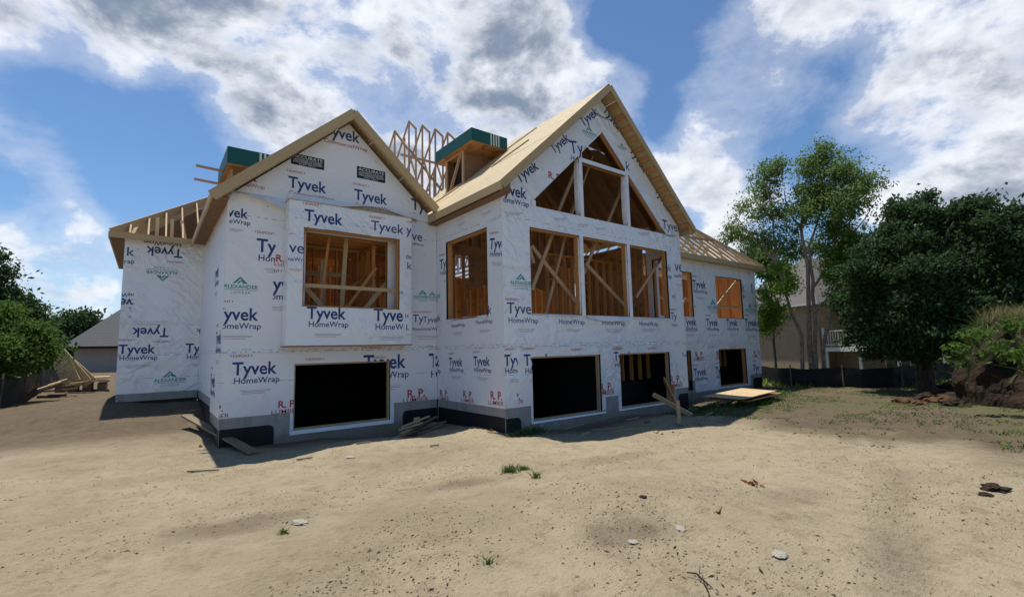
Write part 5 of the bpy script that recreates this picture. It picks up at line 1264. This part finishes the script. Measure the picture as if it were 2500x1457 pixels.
# grey-roofed house at the left
q0 = scr(150, 880, 44)
Lh = empty('grey_house', (q0.x, q0.y, -1.2), 'low house with dark grey hipped roof and pale siding behind the lumber heap', 'house')
def lw(x, y, z): return (q0.x + x, q0.y + y, z)
MB().prism([lw(.6, 0, -1.6), lw(14, 0, -1.6), lw(14, 9, -1.6), lw(.6, 9, -1.6)], (0, 0, 2.35)).build('wall', 'siding', Lh)
mb = MB(); A_, B_, C_, D2 = lw(0, -.6, .78), lw(14.6, -.6, .78), lw(14.6, 9.6, .78), lw(0, 9.6, .78); r0, r1 = lw(3.2, 4.5, 4.2), lw(11, 4.5, 4.2)
mb.poly([A_, B_, r1, r0]).poly([B_, C_, r1]).poly([C_, D2, r0, r1]).poly([D2, A_, r0]).poly([A_, D2, C_, B_]); rf = mb.build('roof', 'roof_grey', Lh)
MB().beam(lw(0, -.62, .70), lw(14.6, -.62, .70), .1, .16).beam(lw(-.02, -.6, .70), lw(-.02, 9.6, .70), .1, .16).build('gutter', 'tar', rf)
mb = MB(); mb.poly([lw(3.0, -.8, 1.0), lw(9.0, -.8, 1.0), lw(6.0, -.8, 4.0)]).poly([lw(3.0, -.8, 1.0), lw(6, -.8, 4.0), lw(6, 4.3, 4.6), lw(3, 3, 2.5)]).poly([lw(9.0, -.8, 1.0), lw(9, 3, 2.5), lw(6, 4.3, 4.6), lw(6, -.8, 4.0)]); mb.build('roof', 'roof_grey', Lh)

# ------------------------------------------------------------------ silt fences
M['silt'] = simple('black_silt_fabric', (.018, .018, .02), .75, .3, 1.5, .5)
M['stake'] = simple('weathered_stake', (.22, .17, .11), .85, .2, 5)
def silt(pts, label, hgt, sag, spacing):
    P = [Vector(p) for p in pts]; fe = empty('silt_fence', (P[0].x, P[0].y, gz(P[0].x, P[0].y)), label, 'fence')
    seg = [(P[i+1]-P[i]).length for i in range(len(P)-1)]; tot = sum(seg)
    def at(s):
        for i, l in enumerate(seg):
            if s <= l or i == len(seg)-1: return P[i].lerp(P[i+1], s/l)
            s -= l
    n = int(tot/.22); mb = MB(); r = random.Random(5)
    def prow(k):
        p = at(tot*k/n); g = gz(p.x, p.y); ph = (tot*k/n)/spacing % 1
        h = hgt*(1 - sag*math.sin(math.pi*ph)*(0.6+.6*mnoise.noise(Vector((p.x*.35, p.y*.35, 0))))); w = .05*math.sin(k*.9)+.07*math.sin(k*.31)
        dd = Vector((w*.4, w*.6, 0))
        return [Vector((p.x, p.y, g-.08)), Vector((p.x, p.y, g+h*.35))+dd, Vector((p.x, p.y, g+h*.7))-dd*.5, Vector((p.x, p.y, g+h))]
    for k in range(n):
        a, b_ = prow(k), prow(k+1)
        for j in range(3): mb.quad(a[j], b_[j], b_[j+1], a[j+1])
    f = mb.build('fabric', 'silt', fe)
    so_ = f.modifiers.new('thickness', 'SOLIDIFY'); so_.thickness = .006
    for k in range(int(tot/spacing)+1):
        p = at(min(tot, k*spacing)); g = gz(p.x, p.y); t = r.uniform(-.08, .08)
        board('stake', (p.x-.03, p.y-.04, g-.1), (p.x-.03+t, p.y-.04+t*.5, g+hgt+.14), .045, .045, 'stake', fe, up=(1, 0, 0))
fr = [scr(1840, 905, 26.5), scr(1905, 905, 25.2), scr(2010, 905, 24.0), scr(2100, 905, 23.6), scr(2180, 905, 24), scr(2250, 905, 25.5), scr(2330, 900, 28)]
silt([(p.x, p.y, 0) for p in fr], 'sagging black silt fence on stakes in front of the brick house', .78, .10, 2.2)
fl_ = [scr(-120, 930, 17), scr(0, 930, 19), scr(90, 930, 23), scr(160, 930, 32)]
silt([(p.x, p.y, 0) for p in fl_], 'dark silt fence under the leafy tree at the left edge', .80, .08, 2.4)

# ------------------------------------------------------------------ dirt mound with weeds on the right
M['dirt_dark'] = simple('excavated_earth', (.075, .053, .037), .95, .4, 1.6, 1.0, .1); _m = M['dirt_dark']; _T = NT(_m.node_tree); _P = pos(_T); _T.put(_T.n['Principled BSDF'].inputs['Normal'], _T.bump(_T.m('ADD', _T.noise(_P, 7, 6, .75), _T.m('MULTIPLY', _T.vor(_P, 9), .5)), 1.0, .22))
M['dirt_mid'] = simple('loose_earth', (.15, .105, .07), .95, .35, 2.0, .9, .1)
def mound_h(x, y):
    """height above ground of the spoil heap"""
    cx, cy = 18.65, -.15
    dx, dy = x-cx, y-cy
    a = np.arctan2(dy, dx); R0 = 3.1 + .35*np.sin(a*3+1) + .22*np.sin(a*7) + .25*(vnoise(x, y, 1.1, 51)-.5)
    r = np.hypot(dx*.95, dy)/R0
    h = np.clip(1-r, 0, 1)
    return 2.05*np.clip(h*4.2, 0, 1)**.8*(.80+.22*np.clip((y*0+x-15)/3, 0, 1)) * np.clip(1.0-.0*r, 0, 1)
def mound():
    n = 200; xs = np.linspace(13.4, 22.8, n); ys = np.linspace(-4.2, 4.4, n); X, Y = np.meshgrid(xs, ys, indexing='ij')
    Hh = mound_h(X.ravel(), Y.ravel()).reshape(X.shape)
    rough = .35*(vnoise(X, Y, 1.5, 52)-.5) + .28*(vnoise(X, Y, 4, 53)-.5) + .16*(vnoise(X, Y, 9, 54)-.5)
    slope = np.clip(Hh/.5, 0, 1)
    Z = ground_z(X.ravel(), Y.ravel()).reshape(X.shape) - .06 + Hh*(1+.0*rough) + rough*slope
    XX = X + slope*(.5*(vnoise(Y, Z, 1.6, 55)-.5) + .28*(vnoise(Y, Z, 5, 57)-.5)); YY = Y + slope*.3*(vnoise(X, Z, 2.2, 56)-.5)
    V = np.stack([XX, YY, Z], -1).reshape(-1, 3); i, j = np.meshgrid(np.arange(n-1), np.arange(n-1), indexing='ij')
    F = np.stack([i*n+j, (i+1)*n+j, (i+1)*n+j+1, i*n+j+1], -1).reshape(-1, 4)
    keep = (Hh.reshape(-1)[F].max(1) > .001); F = F[keep]
    me = bpy.data.meshes.new('dirt_mound'); me.from_pydata(V.tolist(), [], F.tolist()); me.materials.append(M['dirt_dark']); me.update()
    o = bpy.data.objects.new('dirt_mound', me); link(o); o['kind'] = 'structure'
    return V[:, :], Hh.reshape(-1)
MV, MH = mound()
def mz(x, y): 
    h = float(mound_h(np.array([x]), np.array([y]))[0]); return gz(x, y) + h
def blades(name, pts, h, w, m, parent=None, lean=.35, **kw):
    P = np.array([(p[0], p[1], 0 if p[2] is None else p[2]) for p in pts], float)
    if pts[0][2] is None: P[:, 2] = ground_z(P[:, 0], P[:, 1]) - .01
    N = len(P); a = RNG.random(N)*2*math.pi; hh = h*(.5+RNG.random(N)); ln = hh[:, None]*lean*RNG.normal(size=(N, 2))
    s = np.stack([np.cos(a), np.sin(a), np.zeros(N)], 1)*w/2
    top = P + np.concatenate([ln, hh[:, None]], 1); mid = P + np.concatenate([ln*.35, hh[:, None]*.55], 1)
    o0 = np.array(root_off(parent)) if parent else P.mean(0)
    Q = np.stack([P-s, P+s, mid+s*.8, mid-s*.8, mid-s*.8, mid+s*.8, top+s*.1, top-s*.1], 1).reshape(-1, 3) - o0
    me = bpy.data.meshes.new(name); me.vertices.add(N*8); fill_quads(me, Q, N*2, m)
    o = bpy.data.objects.new(name, me); link(o, parent)
    if parent is None: o.location = o0
    return tag(o, **kw)
gp = []
while len(gp) < 26000:
    x, y = random.uniform(14.6, 21), random.uniform(-2.8, 3.3)
    if random.random() < .35 + .8*(mnoise.noise(Vector((x*.8, y*.8, 0))) + .3): gp.append((x, y, 0.0))
_g = np.array(gp); _mh = mound_h(_g[:, 0], _g[:, 1]); _gz = ground_z(_g[:, 0], _g[:, 1]); gp = [(x, y, g_ + m_ - .05) for (x, y, _), m_, g_ in zip(gp, _mh, _gz) if m_ > 1.4]
blades('dry_grass', gp, .42, .016, 'leaf_dry', kind='stuff', label='tan dry grass growing over the top of the spoil heap', cat='grass')
gp2 = [(x, y, g_ + m_ - .05) for (x, y, _), m_, g_ in zip([tuple(q) for q in _g], _mh, _gz) if m_ > .25 and mnoise.noise(Vector((x*1.1, y*1.1, 9))) > .0]
blades('green_scrub', gp2, .26, .03, 'grass', kind='stuff', label='green scrub scattered over the spoil heap and round its foot', cat='scrub', lean=.8)
def weed(px, py, d, r, label, n=500, size=.07, m='leaf_light'):
    c = scr(px, py, d); e = empty('leafy_weed', (c.x, c.y, c.z-.3), label, 'weed', 'broad leaved weeds on the spoil heap'); mb = MB()
    for k in range(7):
        a = random.random()*6.28; mb.tube([(c.x, c.y, c.z-.3), (c.x+math.cos(a)*r*.4, c.y+math.sin(a)*r*.4, c.z-.05), (c.x+math.cos(a)*r*.8, c.y+math.sin(a)*r*.8, c.z+random.uniform(-.1, .15))], [.012, .008, .004], 5)
    mb.build('stem', 'grass', e); leaves('foliage', e, [(c.x, c.y, c.z, r, r, r*.55)], n, size, 'leaf_mid', per=5, clump=.10, shell=.2)
for px, py, d, r, n, lab in ((2385, 818, 14.6, .34, 420, 'taller clump of weeds at the corner of the spoil heap'), (2335, 850, 14.5, .25, 200, 'leftmost weed on the shoulder of the spoil heap'), (2440, 855, 14.2, .42, 380, 'wide weed in the middle of the cut face'), (2490, 865, 13.9, .30, 220, 'weed at the right edge of the photo on the cut face'),
                        (2470, 795, 15.6, .35, 240, 'weed among the dry grass on top of the heap'), (2360, 885, 14.4, .20, 90, 'small weed low on the corner of the heap')):
    weed(px, py, d, r*.8, lab, int(n*.45), .06)
# loose lumps spilled from the heap
def rock_mesh(name, m, seed, sub=2, flat=.6, rough=.3):
    import bmesh
    bm = bmesh.new(); bmesh.ops.create_icosphere(bm, subdivisions=sub, radius=1.0)
    for v in bm.verts:
        k = 1 + rough*mnoise.noise(v.co*1.6 + Vector((seed*7.1, seed*3.3, 0))) + rough*.5*mnoise.noise(v.co*4 + Vector((seed, 0, 0)))
        v.co *= k; v.co.z *= flat
    me = bpy.data.meshes.new(name); bm.to_mesh(me); bm.free(); me.materials.append(M[m]); return me
M['stone'] = simple('pale_limestone', (.33, .30, .24), .85, .12, 6, .5); M['clod'] = simple('dark_clod', (.05, .035, .025), .95, .3, 8, .6, .1); M['red_clod'] = simple('red_brown_clod', (.13, .068, .04), .95, .3, 8, .6, .1)
M['dryleaf'] = simple('rust_leaf', (.33, .10, .025), .8, .25, 20); M['brown_clod'] = simple('brown_clod', (.10, .07, .043), .95, .3, 12, .6, .1); M['tan_clod'] = simple('tan_clod', (.235, .19, .125), .95, .25, 12, .6, .1)
def lump(name, me, px, py, d, s, label, cat, group=None, rz=0, sq=1.0, sink=.3):
    p = scr(px, py, d); z = gz(p.x, p.y); o = bpy.data.objects.new(name, me); link(o); o.location = (p.x, p.y, z + s*.3*(1-sink)*.5); o.scale = (s, s*sq, s); o.rotation_euler = (0, 0, rz); return tag(o, label, cat, group)
r1, r2 = rock_mesh('clod', 'clod', 1, 3, .45, .7), rock_mesh('clod', 'red_clod', 2, 3, .5, .5)
def gd(px, py, z=-1.62):
    v = RIGHT*((px-1250)/1153.25) + UP*(-(py-728)/1153.25) + FWD; t = z/v.z; return math.hypot(v.x*t, v.y*t)
lump('clod', r2, 2207, 968, gd(2207, 968), .26, 'reddish rounded clod lying left of the spoil heap', 'clod', 'clods at the foot of the heap')
lump('clod', r2, 2240, 972, gd(2240, 972), .16, 'smaller reddish clod right beside the rounded one', 'clod', 'clods at the foot of the heap', 1)
CL_ = ['largest dark clod at the top of the spill', 'clod touching the side of the spoil heap', 'biggest clod of the spill, near the fence', 'flattish clod in the middle of the spill', 'clod wedged against the heap base', 'clod at the lower edge of the spill', 'clod nearest the camera beside the heap', 'lone little clod left of the spill', 'highest clod, leaning on the heap shoulder']
k = 0
for px, py, s in ((2262, 955, .30), (2290, 945, .36), (2315, 935, .40), (2300, 965, .30), (2325, 960, .34), (2275, 970, .22), (2330, 985, .26), (2250, 980, .14), (2340, 925, .36)):
    o = lump('clod', (r1, r2)[k % 2], px, py, gd(px, py), s, CL_[k], 'clod', 'clods spilled between heap and fence', k*1.3); k += 1
# foreground pieces
lump('clod', r1, 2428, 1194, gd(2428, 1194), .10, 'lumpy black clod near the right edge of the bare yard', 'clod', 'clods in the foreground'); lump('clod', r1, 2405, 1208, gd(2405, 1208), .05, 'small black clod just left of the lumpy one', 'clod', 'clods in the foreground', 2)
lump('clod', r1, 1570, 1219, gd(1570, 1219), .035, 'single small dark clod in the open middle of the yard', 'clod', 'clods in the foreground', 1)
st = rock_mesh('stone', 'stone', 5, 3, .22, .45); st2 = rock_mesh('stone', 'stone', 8, 3, .18, .5)
lump('stone', st, 1903, 1353, gd(1903, 1353), .068, 'pale cracked stone half sunk in the right foreground', 'stone', None, .4, .75); lump('stone', st2, 1660, 1289, gd(1660, 1289), .075, 'flat pale stone left of and behind the cracked one', 'stone', None, 1, .45)
lump('stone', st2, 733, 1234, gd(733, 1234), .10, 'flat cream stone beside a grass tuft in the left foreground', 'stone', None, 2.2, .6); lump('stone', st, 1545, 1317, gd(1545, 1317), .04, 'small tan stone in the middle foreground', 'stone', None, 1.1); lump('stone', st2, 853, 1110, gd(853, 1110, -1.78), .085, 'small white stone in front of the open basement window', 'stone', None, .3)
# dry curled leaf
c = scr(1838, 1168, gd(1838, 1168)); z = gz(c.x, c.y); mb = MB()
for k in range(9):
    a = k*.7; q = Vector((c.x+.10*math.cos(a)*random.random(), c.y+.13*math.sin(a)*random.random(), z+.02)); t = Vector((random.uniform(-.05, .05), random.uniform(-.06, .06), random.uniform(.01, .05))); u = Vector((random.uniform(-.03, .03), random.uniform(-.03, .03), .012))
    mb.quad(q-t*.6, q+u, q+t, q-u)
mb.build('dry_leaf', 'dryleaf', label='curled rust-brown dry leaf lying on the bare dirt', cat='leaf')
def tuft(px, py, r, h, n, label, m='grass'):
    c = scr(px, py, gd(px, py, -1.70 if py < 1200 else -1.62)); pts = []
    for k in range(n):
        a = random.random()*6.28; q = abs(random.gauss(0, .5))*r; x, y = c.x+math.cos(a)*q, c.y+math.sin(a)*q; pts.append((x, y, None))
    blades('grass_tuft', pts, h, .010, m, label=label, cat='grass tuft', group='grass tufts on the bare yard', lean=.7)
tuft(1245, 1136, .15, .09, 220, 'largest grass tuft, in the middle of the yard'); tuft(1278, 1130, .10, .05, 220, 'low grass patch just right of the largest tuft'); tuft(1308, 1160, .06, .09, 60, 'small upright tuft right of and below the largest tuft'); tuft(694, 1255, .07, .05, 50, 'grass tuft beside the flat cream stone'); tuft(1192, 1362, .06, .05, 26, 'thin sprig of grass in the near foreground', 'grass')
# twig
c = scr(1712, 1418, gd(1712, 1418)); mb = MB(); z = gz(c.x, c.y)+.01
def rp(px, py, dz=.0): 
    q = scr(px, py, gd(px, py)); return (q.x, q.y, gz(q.x, q.y)+.008+dz)
mb.tube([rp(1677, 1400, .02), rp(1700, 1404, .03), rp(1715, 1415, .02), rp(1740, 1428, .0)], [.005, .006, .006, .003], 6); mb.tube([rp(1706, 1412, .02), rp(1710, 1390, .05)], [.004, .002], 5); mb.tube([rp(1715, 1415, .02), rp(1730, 1440, .01), rp(1732, 1462, 0)], [.005, .004, .003], 6)
mb.build('twig', 'clod', label='dark forked twig lying at the bottom edge of the foreground', cat='twig')
mb = MB(); mb.box(-.07, .07, -.014, .014, 0, .012); c = scr(1755, 1240, gd(1755, 1240)); 
o = MB().beam((c.x-.09, c.y-.03, gz(c.x, c.y)+.012), (c.x+.09, c.y+.03, gz(c.x, c.y)+.012), .03, .012).build('wood_chip', 'stake', label='grey splinter of wood pressed into the dirt of the right foreground', cat='wood chip')
# grit and crumbs, uncountable
def scatter(name, label, cat, n, gen, smin, smax, m, fl=.6):
    me0 = rock_mesh('grit_src', m, 3, 1, fl, .5); V0 = np.array([v.co for v in me0.vertices]); F0 = np.array([p.vertices for p in me0.polygons]); bpy.data.meshes.remove(me0)
    P = np.array([gen() for _ in range(n)]); zz_ = ground_z(P[:, 0], P[:, 1]); s = smin + (smax-smin)*RNG.random(n)**4
    a = RNG.random(n)*6.28; ca, sa = np.cos(a), np.sin(a); sx = .35+.8*RNG.random(n)
    X = (V0[None, :, 0]*ca[:, None]*sx[:, None] - V0[None, :, 1]*sa[:, None])*s[:, None] + P[:, 0:1]; Y = (V0[None, :, 0]*sa[:, None]*sx[:, None] + V0[None, :, 1]*ca[:, None])*s[:, None] + P[:, 1:2]; Z = V0[None, :, 2]*s[:, None] + zz_[:, None] + s[:, None]*.15
    V = np.stack([X, Y, Z], -1).reshape(-1, 3); F = (F0[None] + (np.arange(n)*len(V0))[:, None, None]).reshape(-1, 3)
    me = bpy.data.meshes.new(name); me.vertices.add(len(V)); me.vertices.foreach_set('co', V.ravel()); me.loops.add(F.size); me.loops.foreach_set('vertex_index', F.ravel()); me.polygons.add(len(F)); me.polygons.foreach_set('loop_start', np.arange(0, F.size, 3)); me.polygons.foreach_set('loop_total', np.full(len(F), 3)); me.update(); me.materials.append(M[m])
    o = bpy.data.objects.new(name, me); link(o); return tag(o, label, cat, None, 'stuff')
af = math.atan2(FWD.y, FWD.x)
def pol(r0, r1, a0=-50, a1=50, pw=1.0):
    def g():
        while True:
            r = r0*(r1/r0)**(random.random()**pw); a = af + R_(random.uniform(a0, a1)); x, y = r*math.cos(a), r*math.sin(a)
            if mnoise.noise(Vector((x*.7, y*.7, 3))) + .25 > random.random()*.5: return (x, y)
    return g
scatter('dirt_crumbs', 'small tan crumbs of soil strewn over the bare yard', 'soil crumbs', 15000, pol(2.2, 12), .003, .015, 'tan_clod')
scatter('dark_crumbs', 'dark crumbs of earth strewn over the right foreground', 'soil crumbs', 1300, pol(2.2, 10, -50, 2), .002, .012, 'brown_clod')
scatter('dark_crumbs', 'scattered dark crumbs over the left part of the yard', 'soil crumbs', 500, pol(3, 12, 0, 50), .002, .012, 'brown_clod')
scatter('pale_pebbles', 'tiny pale pebbles strewn over the yard', 'pebbles', 700, pol(2.2, 14), .003, .012, 'stone')
scatter('moist_crumbs', 'brown clods and debris over the dark ground towards the fence', 'soil crumbs', 1500, pol(10, 24, -42, -14), .006, .035, 'dirt_mid')
# short straws, bark slivers and flecks pressed into the soil
def flecks(name, label, n, gen, lmin, lmax, m):
    P = np.array([gen() for _ in range(n)]); z = ground_z(P[:, 0], P[:, 1]) + .006; a = RNG.normal(size=n)*.7 + .45; L = lmin + (lmax-lmin)*RNG.random(n)**3; w = L*(.12+.2*RNG.random(n))
    d = np.stack([np.cos(a), np.sin(a), RNG.normal(size=n)*.12], 1); s_ = np.stack([-np.sin(a), np.cos(a), RNG.normal(size=n)*.3], 1); C = np.stack([P[:, 0], P[:, 1], z], 1)
    Q = np.stack([C-d*L[:, None]/2, C+s_*w[:, None]/2, C+d*L[:, None]/2, C-s_*w[:, None]/2], 1).reshape(-1, 3); me = bpy.data.meshes.new(name); me.vertices.add(n*4); fill_quads(me, Q, n, m)
    o = bpy.data.objects.new(name, me); link(o); return tag(o, label, 'debris', None, 'stuff')
flecks('bark_flecks', 'dark slivers of bark and root strewn over the bare soil', 3200, pol(2.2, 13), .008, .07, 'clod'); flecks('straw_flecks', 'pale straws strewn over the bare soil', 1200, pol(2.2, 13), .01, .06, 'stake')
# weeds thinly covering the dark ground at the right and under the plywood
gp = []
while len(gp) < 13000:
    r = random.uniform(9, 26); a = af + R_(random.uniform(-48, -8)); x, y = r*math.cos(a), r*math.sin(a)
    if y > 9.6 and x < 22: continue
    if x - 11.0 - .22*(y-3.5) < 0: continue
    if mnoise.noise(Vector((x*.5, y*.5, 1))) + .7*mnoise.noise(Vector((x*2, y*2, 4))) > .02: gp.append((x, y, None))
blades('low_weeds', gp, .035, .022, 'grass', kind='stuff', label='thin low weeds over the dark ground in front of the fence', cat='weeds', lean=.9)
gp = []
for cx, cy, rx, ry, n in ((15.3, 7.5, 1.6, .5, 1400), (13.9, 8.1, .8, .4, 500), (7.0, 8.55, .5, .18, 260), (17.8, 8.1, 1.3, .5, 700)):
    for _ in range(n): x, y = random.gauss(cx, rx*.5), random.gauss(cy, ry*.5); gp.append((x, y, None))
blades('weeds_by_house', gp, .12, .02, 'grass', kind='stuff', label='green weeds growing in the ditch along the house under the plywood sheet', cat='weeds', lean=.7)
gp = []
while len(gp) < 5000:
    r = random.uniform(24, 40); a = af + R_(random.uniform(-44, -22)); x, y = r*math.cos(a), r*math.sin(a); gp.append((x, y, None))
blades('lawn', gp, .16, .06, 'leaf_light', kind='stuff', label='bright lawn beyond the black silt fence', cat='lawn', lean=.6)

# ------------------------------------------------------------------ lumber lying about
def gp3(px, py, z, up_=0.0):
    v = RIGHT*((px-1250)/1153.25) + UP*(-(py-728)/1153.25) + FWD; t = z/v.z; return Vector((v.x*t, v.y*t, gz(v.x*t, v.y*t)+up_))
def loose(name, a, b_, w, h, label, cat, m='lumber', group=None, up=(0, 0, 1)):
    a, b_ = Vector(a), Vector(b_); o = bpy.data.objects.new(name, unit_mesh(m)); link(o)
    d = b_-a; L = d.length; d.normalize(); u = Vector(up); u = (u-d*u.dot(d)).normalized(); r = u.cross(d); c = (a+b_)/2
    o.matrix_world = Matrix(((r.x*w, u.x*h, d.x*L, c.x), (r.y*w, u.y*h, d.y*L, c.y), (r.z*w, u.z*h, d.z*L, c.z), (0, 0, 0, 1)))
    return tag(o, label, cat, group)
# plywood sheet
M['ply_pale'] = osb('pale_osb', (.50, .37, .20), (.66, .52, .31), (.36, .24, .12), 20)
pa, pb, pc, pd = [Vector(p) for p in ((13.55, 8.12, -1.60), (13.75, 7.02, -1.63), (16.15, 7.12, -1.57), (16.35, 8.35, -1.56))]
MB().prism([pa, pb, pc, pd], (0, 0, .022)).build('osb_sheet', 'ply_pale', label='pale OSB sheet lying over the ditch in front of the right wing', cat='board')
MB().prism([pa+Vector((.25, -.02, -.09)), pb+Vector((.3, -.03, -.09)), pc+Vector((.35, -.03, -.09)), pd+Vector((.4, 0, -.09))], (0, 0, .022)).build('osb_sheet', 'osb_dark', label='darker sheet lying just under the pale OSB sheet', cat='board')
# stake and scrap planks at the ditch
g_ = gz(10.05, 6.65); MB().beam((10.02, 6.66, g_-.05), (10.0, 6.66, g_+.52), .095, .038, up=(0, 1, 0)).build('stake', 'lumber', label='short upright board stuck in the dirt in front of the second basement window', cat='stake')
loose('scrap_board', (10.75, 7.9, -1.30), (11.25, 7.1, gz(11.25, 7.1)+.03), .13, .035, 'scrap board sloping from the basement sill down to the ground beside the stake', 'board', up=(1, 0, .3), group='scrap boards by the second basement window')
loose('scrap_board', (11.35, 7.6, -1.62), (12.35, 8.65, -1.02), .035, .14, 'orange scrap board leaning on the sill', 'board', 'stud', up=(0, 0, 1), group='scrap boards by the second basement window')
loose('scrap_board', (12.62, 8.6, -1.90), (12.72, 8.62, -1.20), .05, .14, 'short orange board standing in the corner by the second basement window', 'board', 'stud', up=(0, 1, 0), group='scrap boards by the second basement window')
for i, (px, py, px2, py2, z, lab) in enumerate(((1378, 1040, 1425, 1031, -1.93, 'thin offcut below the first basement window'), (1422, 1053, 1440, 1046, -1.86, 'thick stub of wood near the ditch'), (1490, 1034, 1522, 1030, -1.86, 'narrow offcut left of the round chip'), (1500, 1043, 1548, 1037, -1.84, 'long bent strip of wood in the ditch'), (1620, 1014, 1648, 1015, -1.86, 'flat offcut behind the upright stake'), (1723, 1010, 1740, 998, -1.84, 'pale stick lying right of the stake'),
    (1668, 992, 1686, 984, -1.9, 'thin lath against the damp corner'), (1530, 1022, 1560, 1018, -1.9, 'offcut close to the foundation'), (1445, 1038, 1490, 1035, -1.88, 'weathered strip beside the stub'), (1190, 1048, 1215, 1050, -1.85, 'thin lath on the berm left of the great room corner'), (1198, 1042, 1210, 1050, -1.85, 'lath crossing the thin lath on the berm'), (870, 1084, 905, 1080, -1.8, 'brown splinter in front of the bay'), (725, 1107, 762, 1109, -1.78, 'curved twig-like splinter in the sun'), (458, 1120, 535, 1117, -1.75, 'dark lath in the left yard'), (1050, 1084, 1072, 1083, -1.8, 'rust coloured splinter in the lit dirt'))):
    a, b_ = gp3(px, py, z, .02), gp3(px2, py2, z, .025); loose('wood_offcut', a, b_, .05 if i in (1,) else .03, .02 if i != 1 else .05, lab, 'offcut', 'lumber' if i not in (11, 12, 13, 14) else 'stake', 'offcuts strewn along the ditch')
o = bpy.data.objects.new('round_chip', rock_mesh('round_chip', 'stake', 4, 2, .3, .1)); link(o); p = gp3(1580, 1026, -1.86, .03); o.location = p; o.scale = (.09, .09, .09); tag(o, 'round brown chip on the dirt between the two basement windows', 'wood chip')
# scrap pile in the corner by the open basement window
k = 0
for (x0, y0, x1, y1, dz, w) in ((4.95, 11.3, 6.15, 11.45, .06, .14), (5.1, 11.45, 6.3, 11.15, .10, .10), (5.0, 11.05, 5.9, 11.5, .15, .12), (5.3, 11.2, 6.2, 11.5, .20, .10), (5.1, 11.4, 5.6, 11.1, .24, .16), (5.4, 10.95, 6.1, 11.0, .05, .09), (5.2, 11.5, 5.9, 11.3, .29, .09)):
    lab = ('bottom board', 'wide board second from the bottom', 'board lying crosswise', 'upper board', 'short wide board on top', 'separate narrow board in front', 'topmost thin board')[k]
    loose('scrap_board', (x0, y0, gz(x0, y0)+dz), (x1, y1, gz(x1, y1)+dz+.02), w, .035, lab + ' of the scrap heap right of the bay', 'board', 'stake' if k % 2 else 'lumber', 'scrap heap right of the bay'); k += 1
loose('scrap_block', (5.62, 11.45, gz(5.6, 11.4)+.22), (5.62, 11.47, gz(5.6, 11.4)+.42), .16, .035, 'small upright block standing on the scrap heap', 'board', 'lumber', 'scrap heap right of the bay', up=(0, 1, 0))
# long planks at the left corner
A1, A2 = gp3(452, 1030, -1.66, .30), gp3(622, 1092, -1.84, .03); loose('long_plank', A1, A2, .20, .04, 'long grey plank running from the side wall out into the sun', 'plank', 'stake')
loose('long_plank', gp3(487, 1066, -1.75, .06), gp3(560, 1064, -1.80, .10), .10, .04, 'orange plank under the long grey one, end in the sun', 'plank', 'stud')
# lumber heap at the left: leaning panels and stacks
hp = scr(185, 925, 24.0); hz = -1.15
def hq(px, py, d=24.0): return scr(px, py, d)
for i, (a, b_, w, lab) in enumerate((((140, 862), (205, 935), .5, 'leaning sheet forming the left slope of the tall heap'), ((150, 872), (222, 935), .45, 'middle leaning sheet of the tall heap'), ((145, 868), (175, 935), .55, 'steep sheet facing the yard on the tall heap'), ((160, 890), (195, 940), .3, 'short leaning sheet low on the tall heap'))):
    A_, B_ = hq(*a), hq(*b_, 23.6); loose('leaning_board', A_, B_, w, .05, lab, 'board', 'ply_pale', 'heap of leaning boards by the left yard', up=(-.5, -1, .3))
heap = MB(); c_ = hq(168, 935, 24.3)
for i, (a, b_, d, w, m_, lab) in enumerate((((92, 950), (150, 932), 22.6, .55, 'ply_pale', 'sheet jutting out at the front left of the heap'), ((118, 940), (165, 925), 22.9, .5, 'ply_pale', 'sheet lying on top of the front left one'), ((160, 942), (225, 928), 23.2, .12, 'lumber', 'lower front stud of the flat stack'), ((170, 935), (235, 930), 23.3, .12, 'lumber', 'upper front stud of the flat stack'), ((190, 922), (268, 919), 24.2, .9, 'ply_pale', 'wide pale sheet on top of the flat stack'), ((192, 927), (268, 928), 24.1, .9, 'ply_pale', 'wide sheet under the top pale one'), ((105, 955), (190, 948), 22.4, .10, 'stake', 'thin board on the ground before the heap'))):
    loose('stacked_board', hq(*a, d), hq(*b_, d), w, .05, lab, 'board', m_, 'flat stack beside the leaning boards')
for i, px in enumerate((150, 180, 215, 250)):
    q = hq(px, 948, 24.2); g2 = gz(q.x, q.y); loose('bearer', (q.x, q.y-.5, g2+.1), (q.x, q.y+.5, g2+.12), .25, max(.1, 2*(hq(px, 930, 24.2).z-.05-g2-.1)), ('leftmost', 'second', 'third', 'rightmost')[i] + ' timber bearer under the flat stack', 'timber', 'stake', 'bearers under the flat stack')
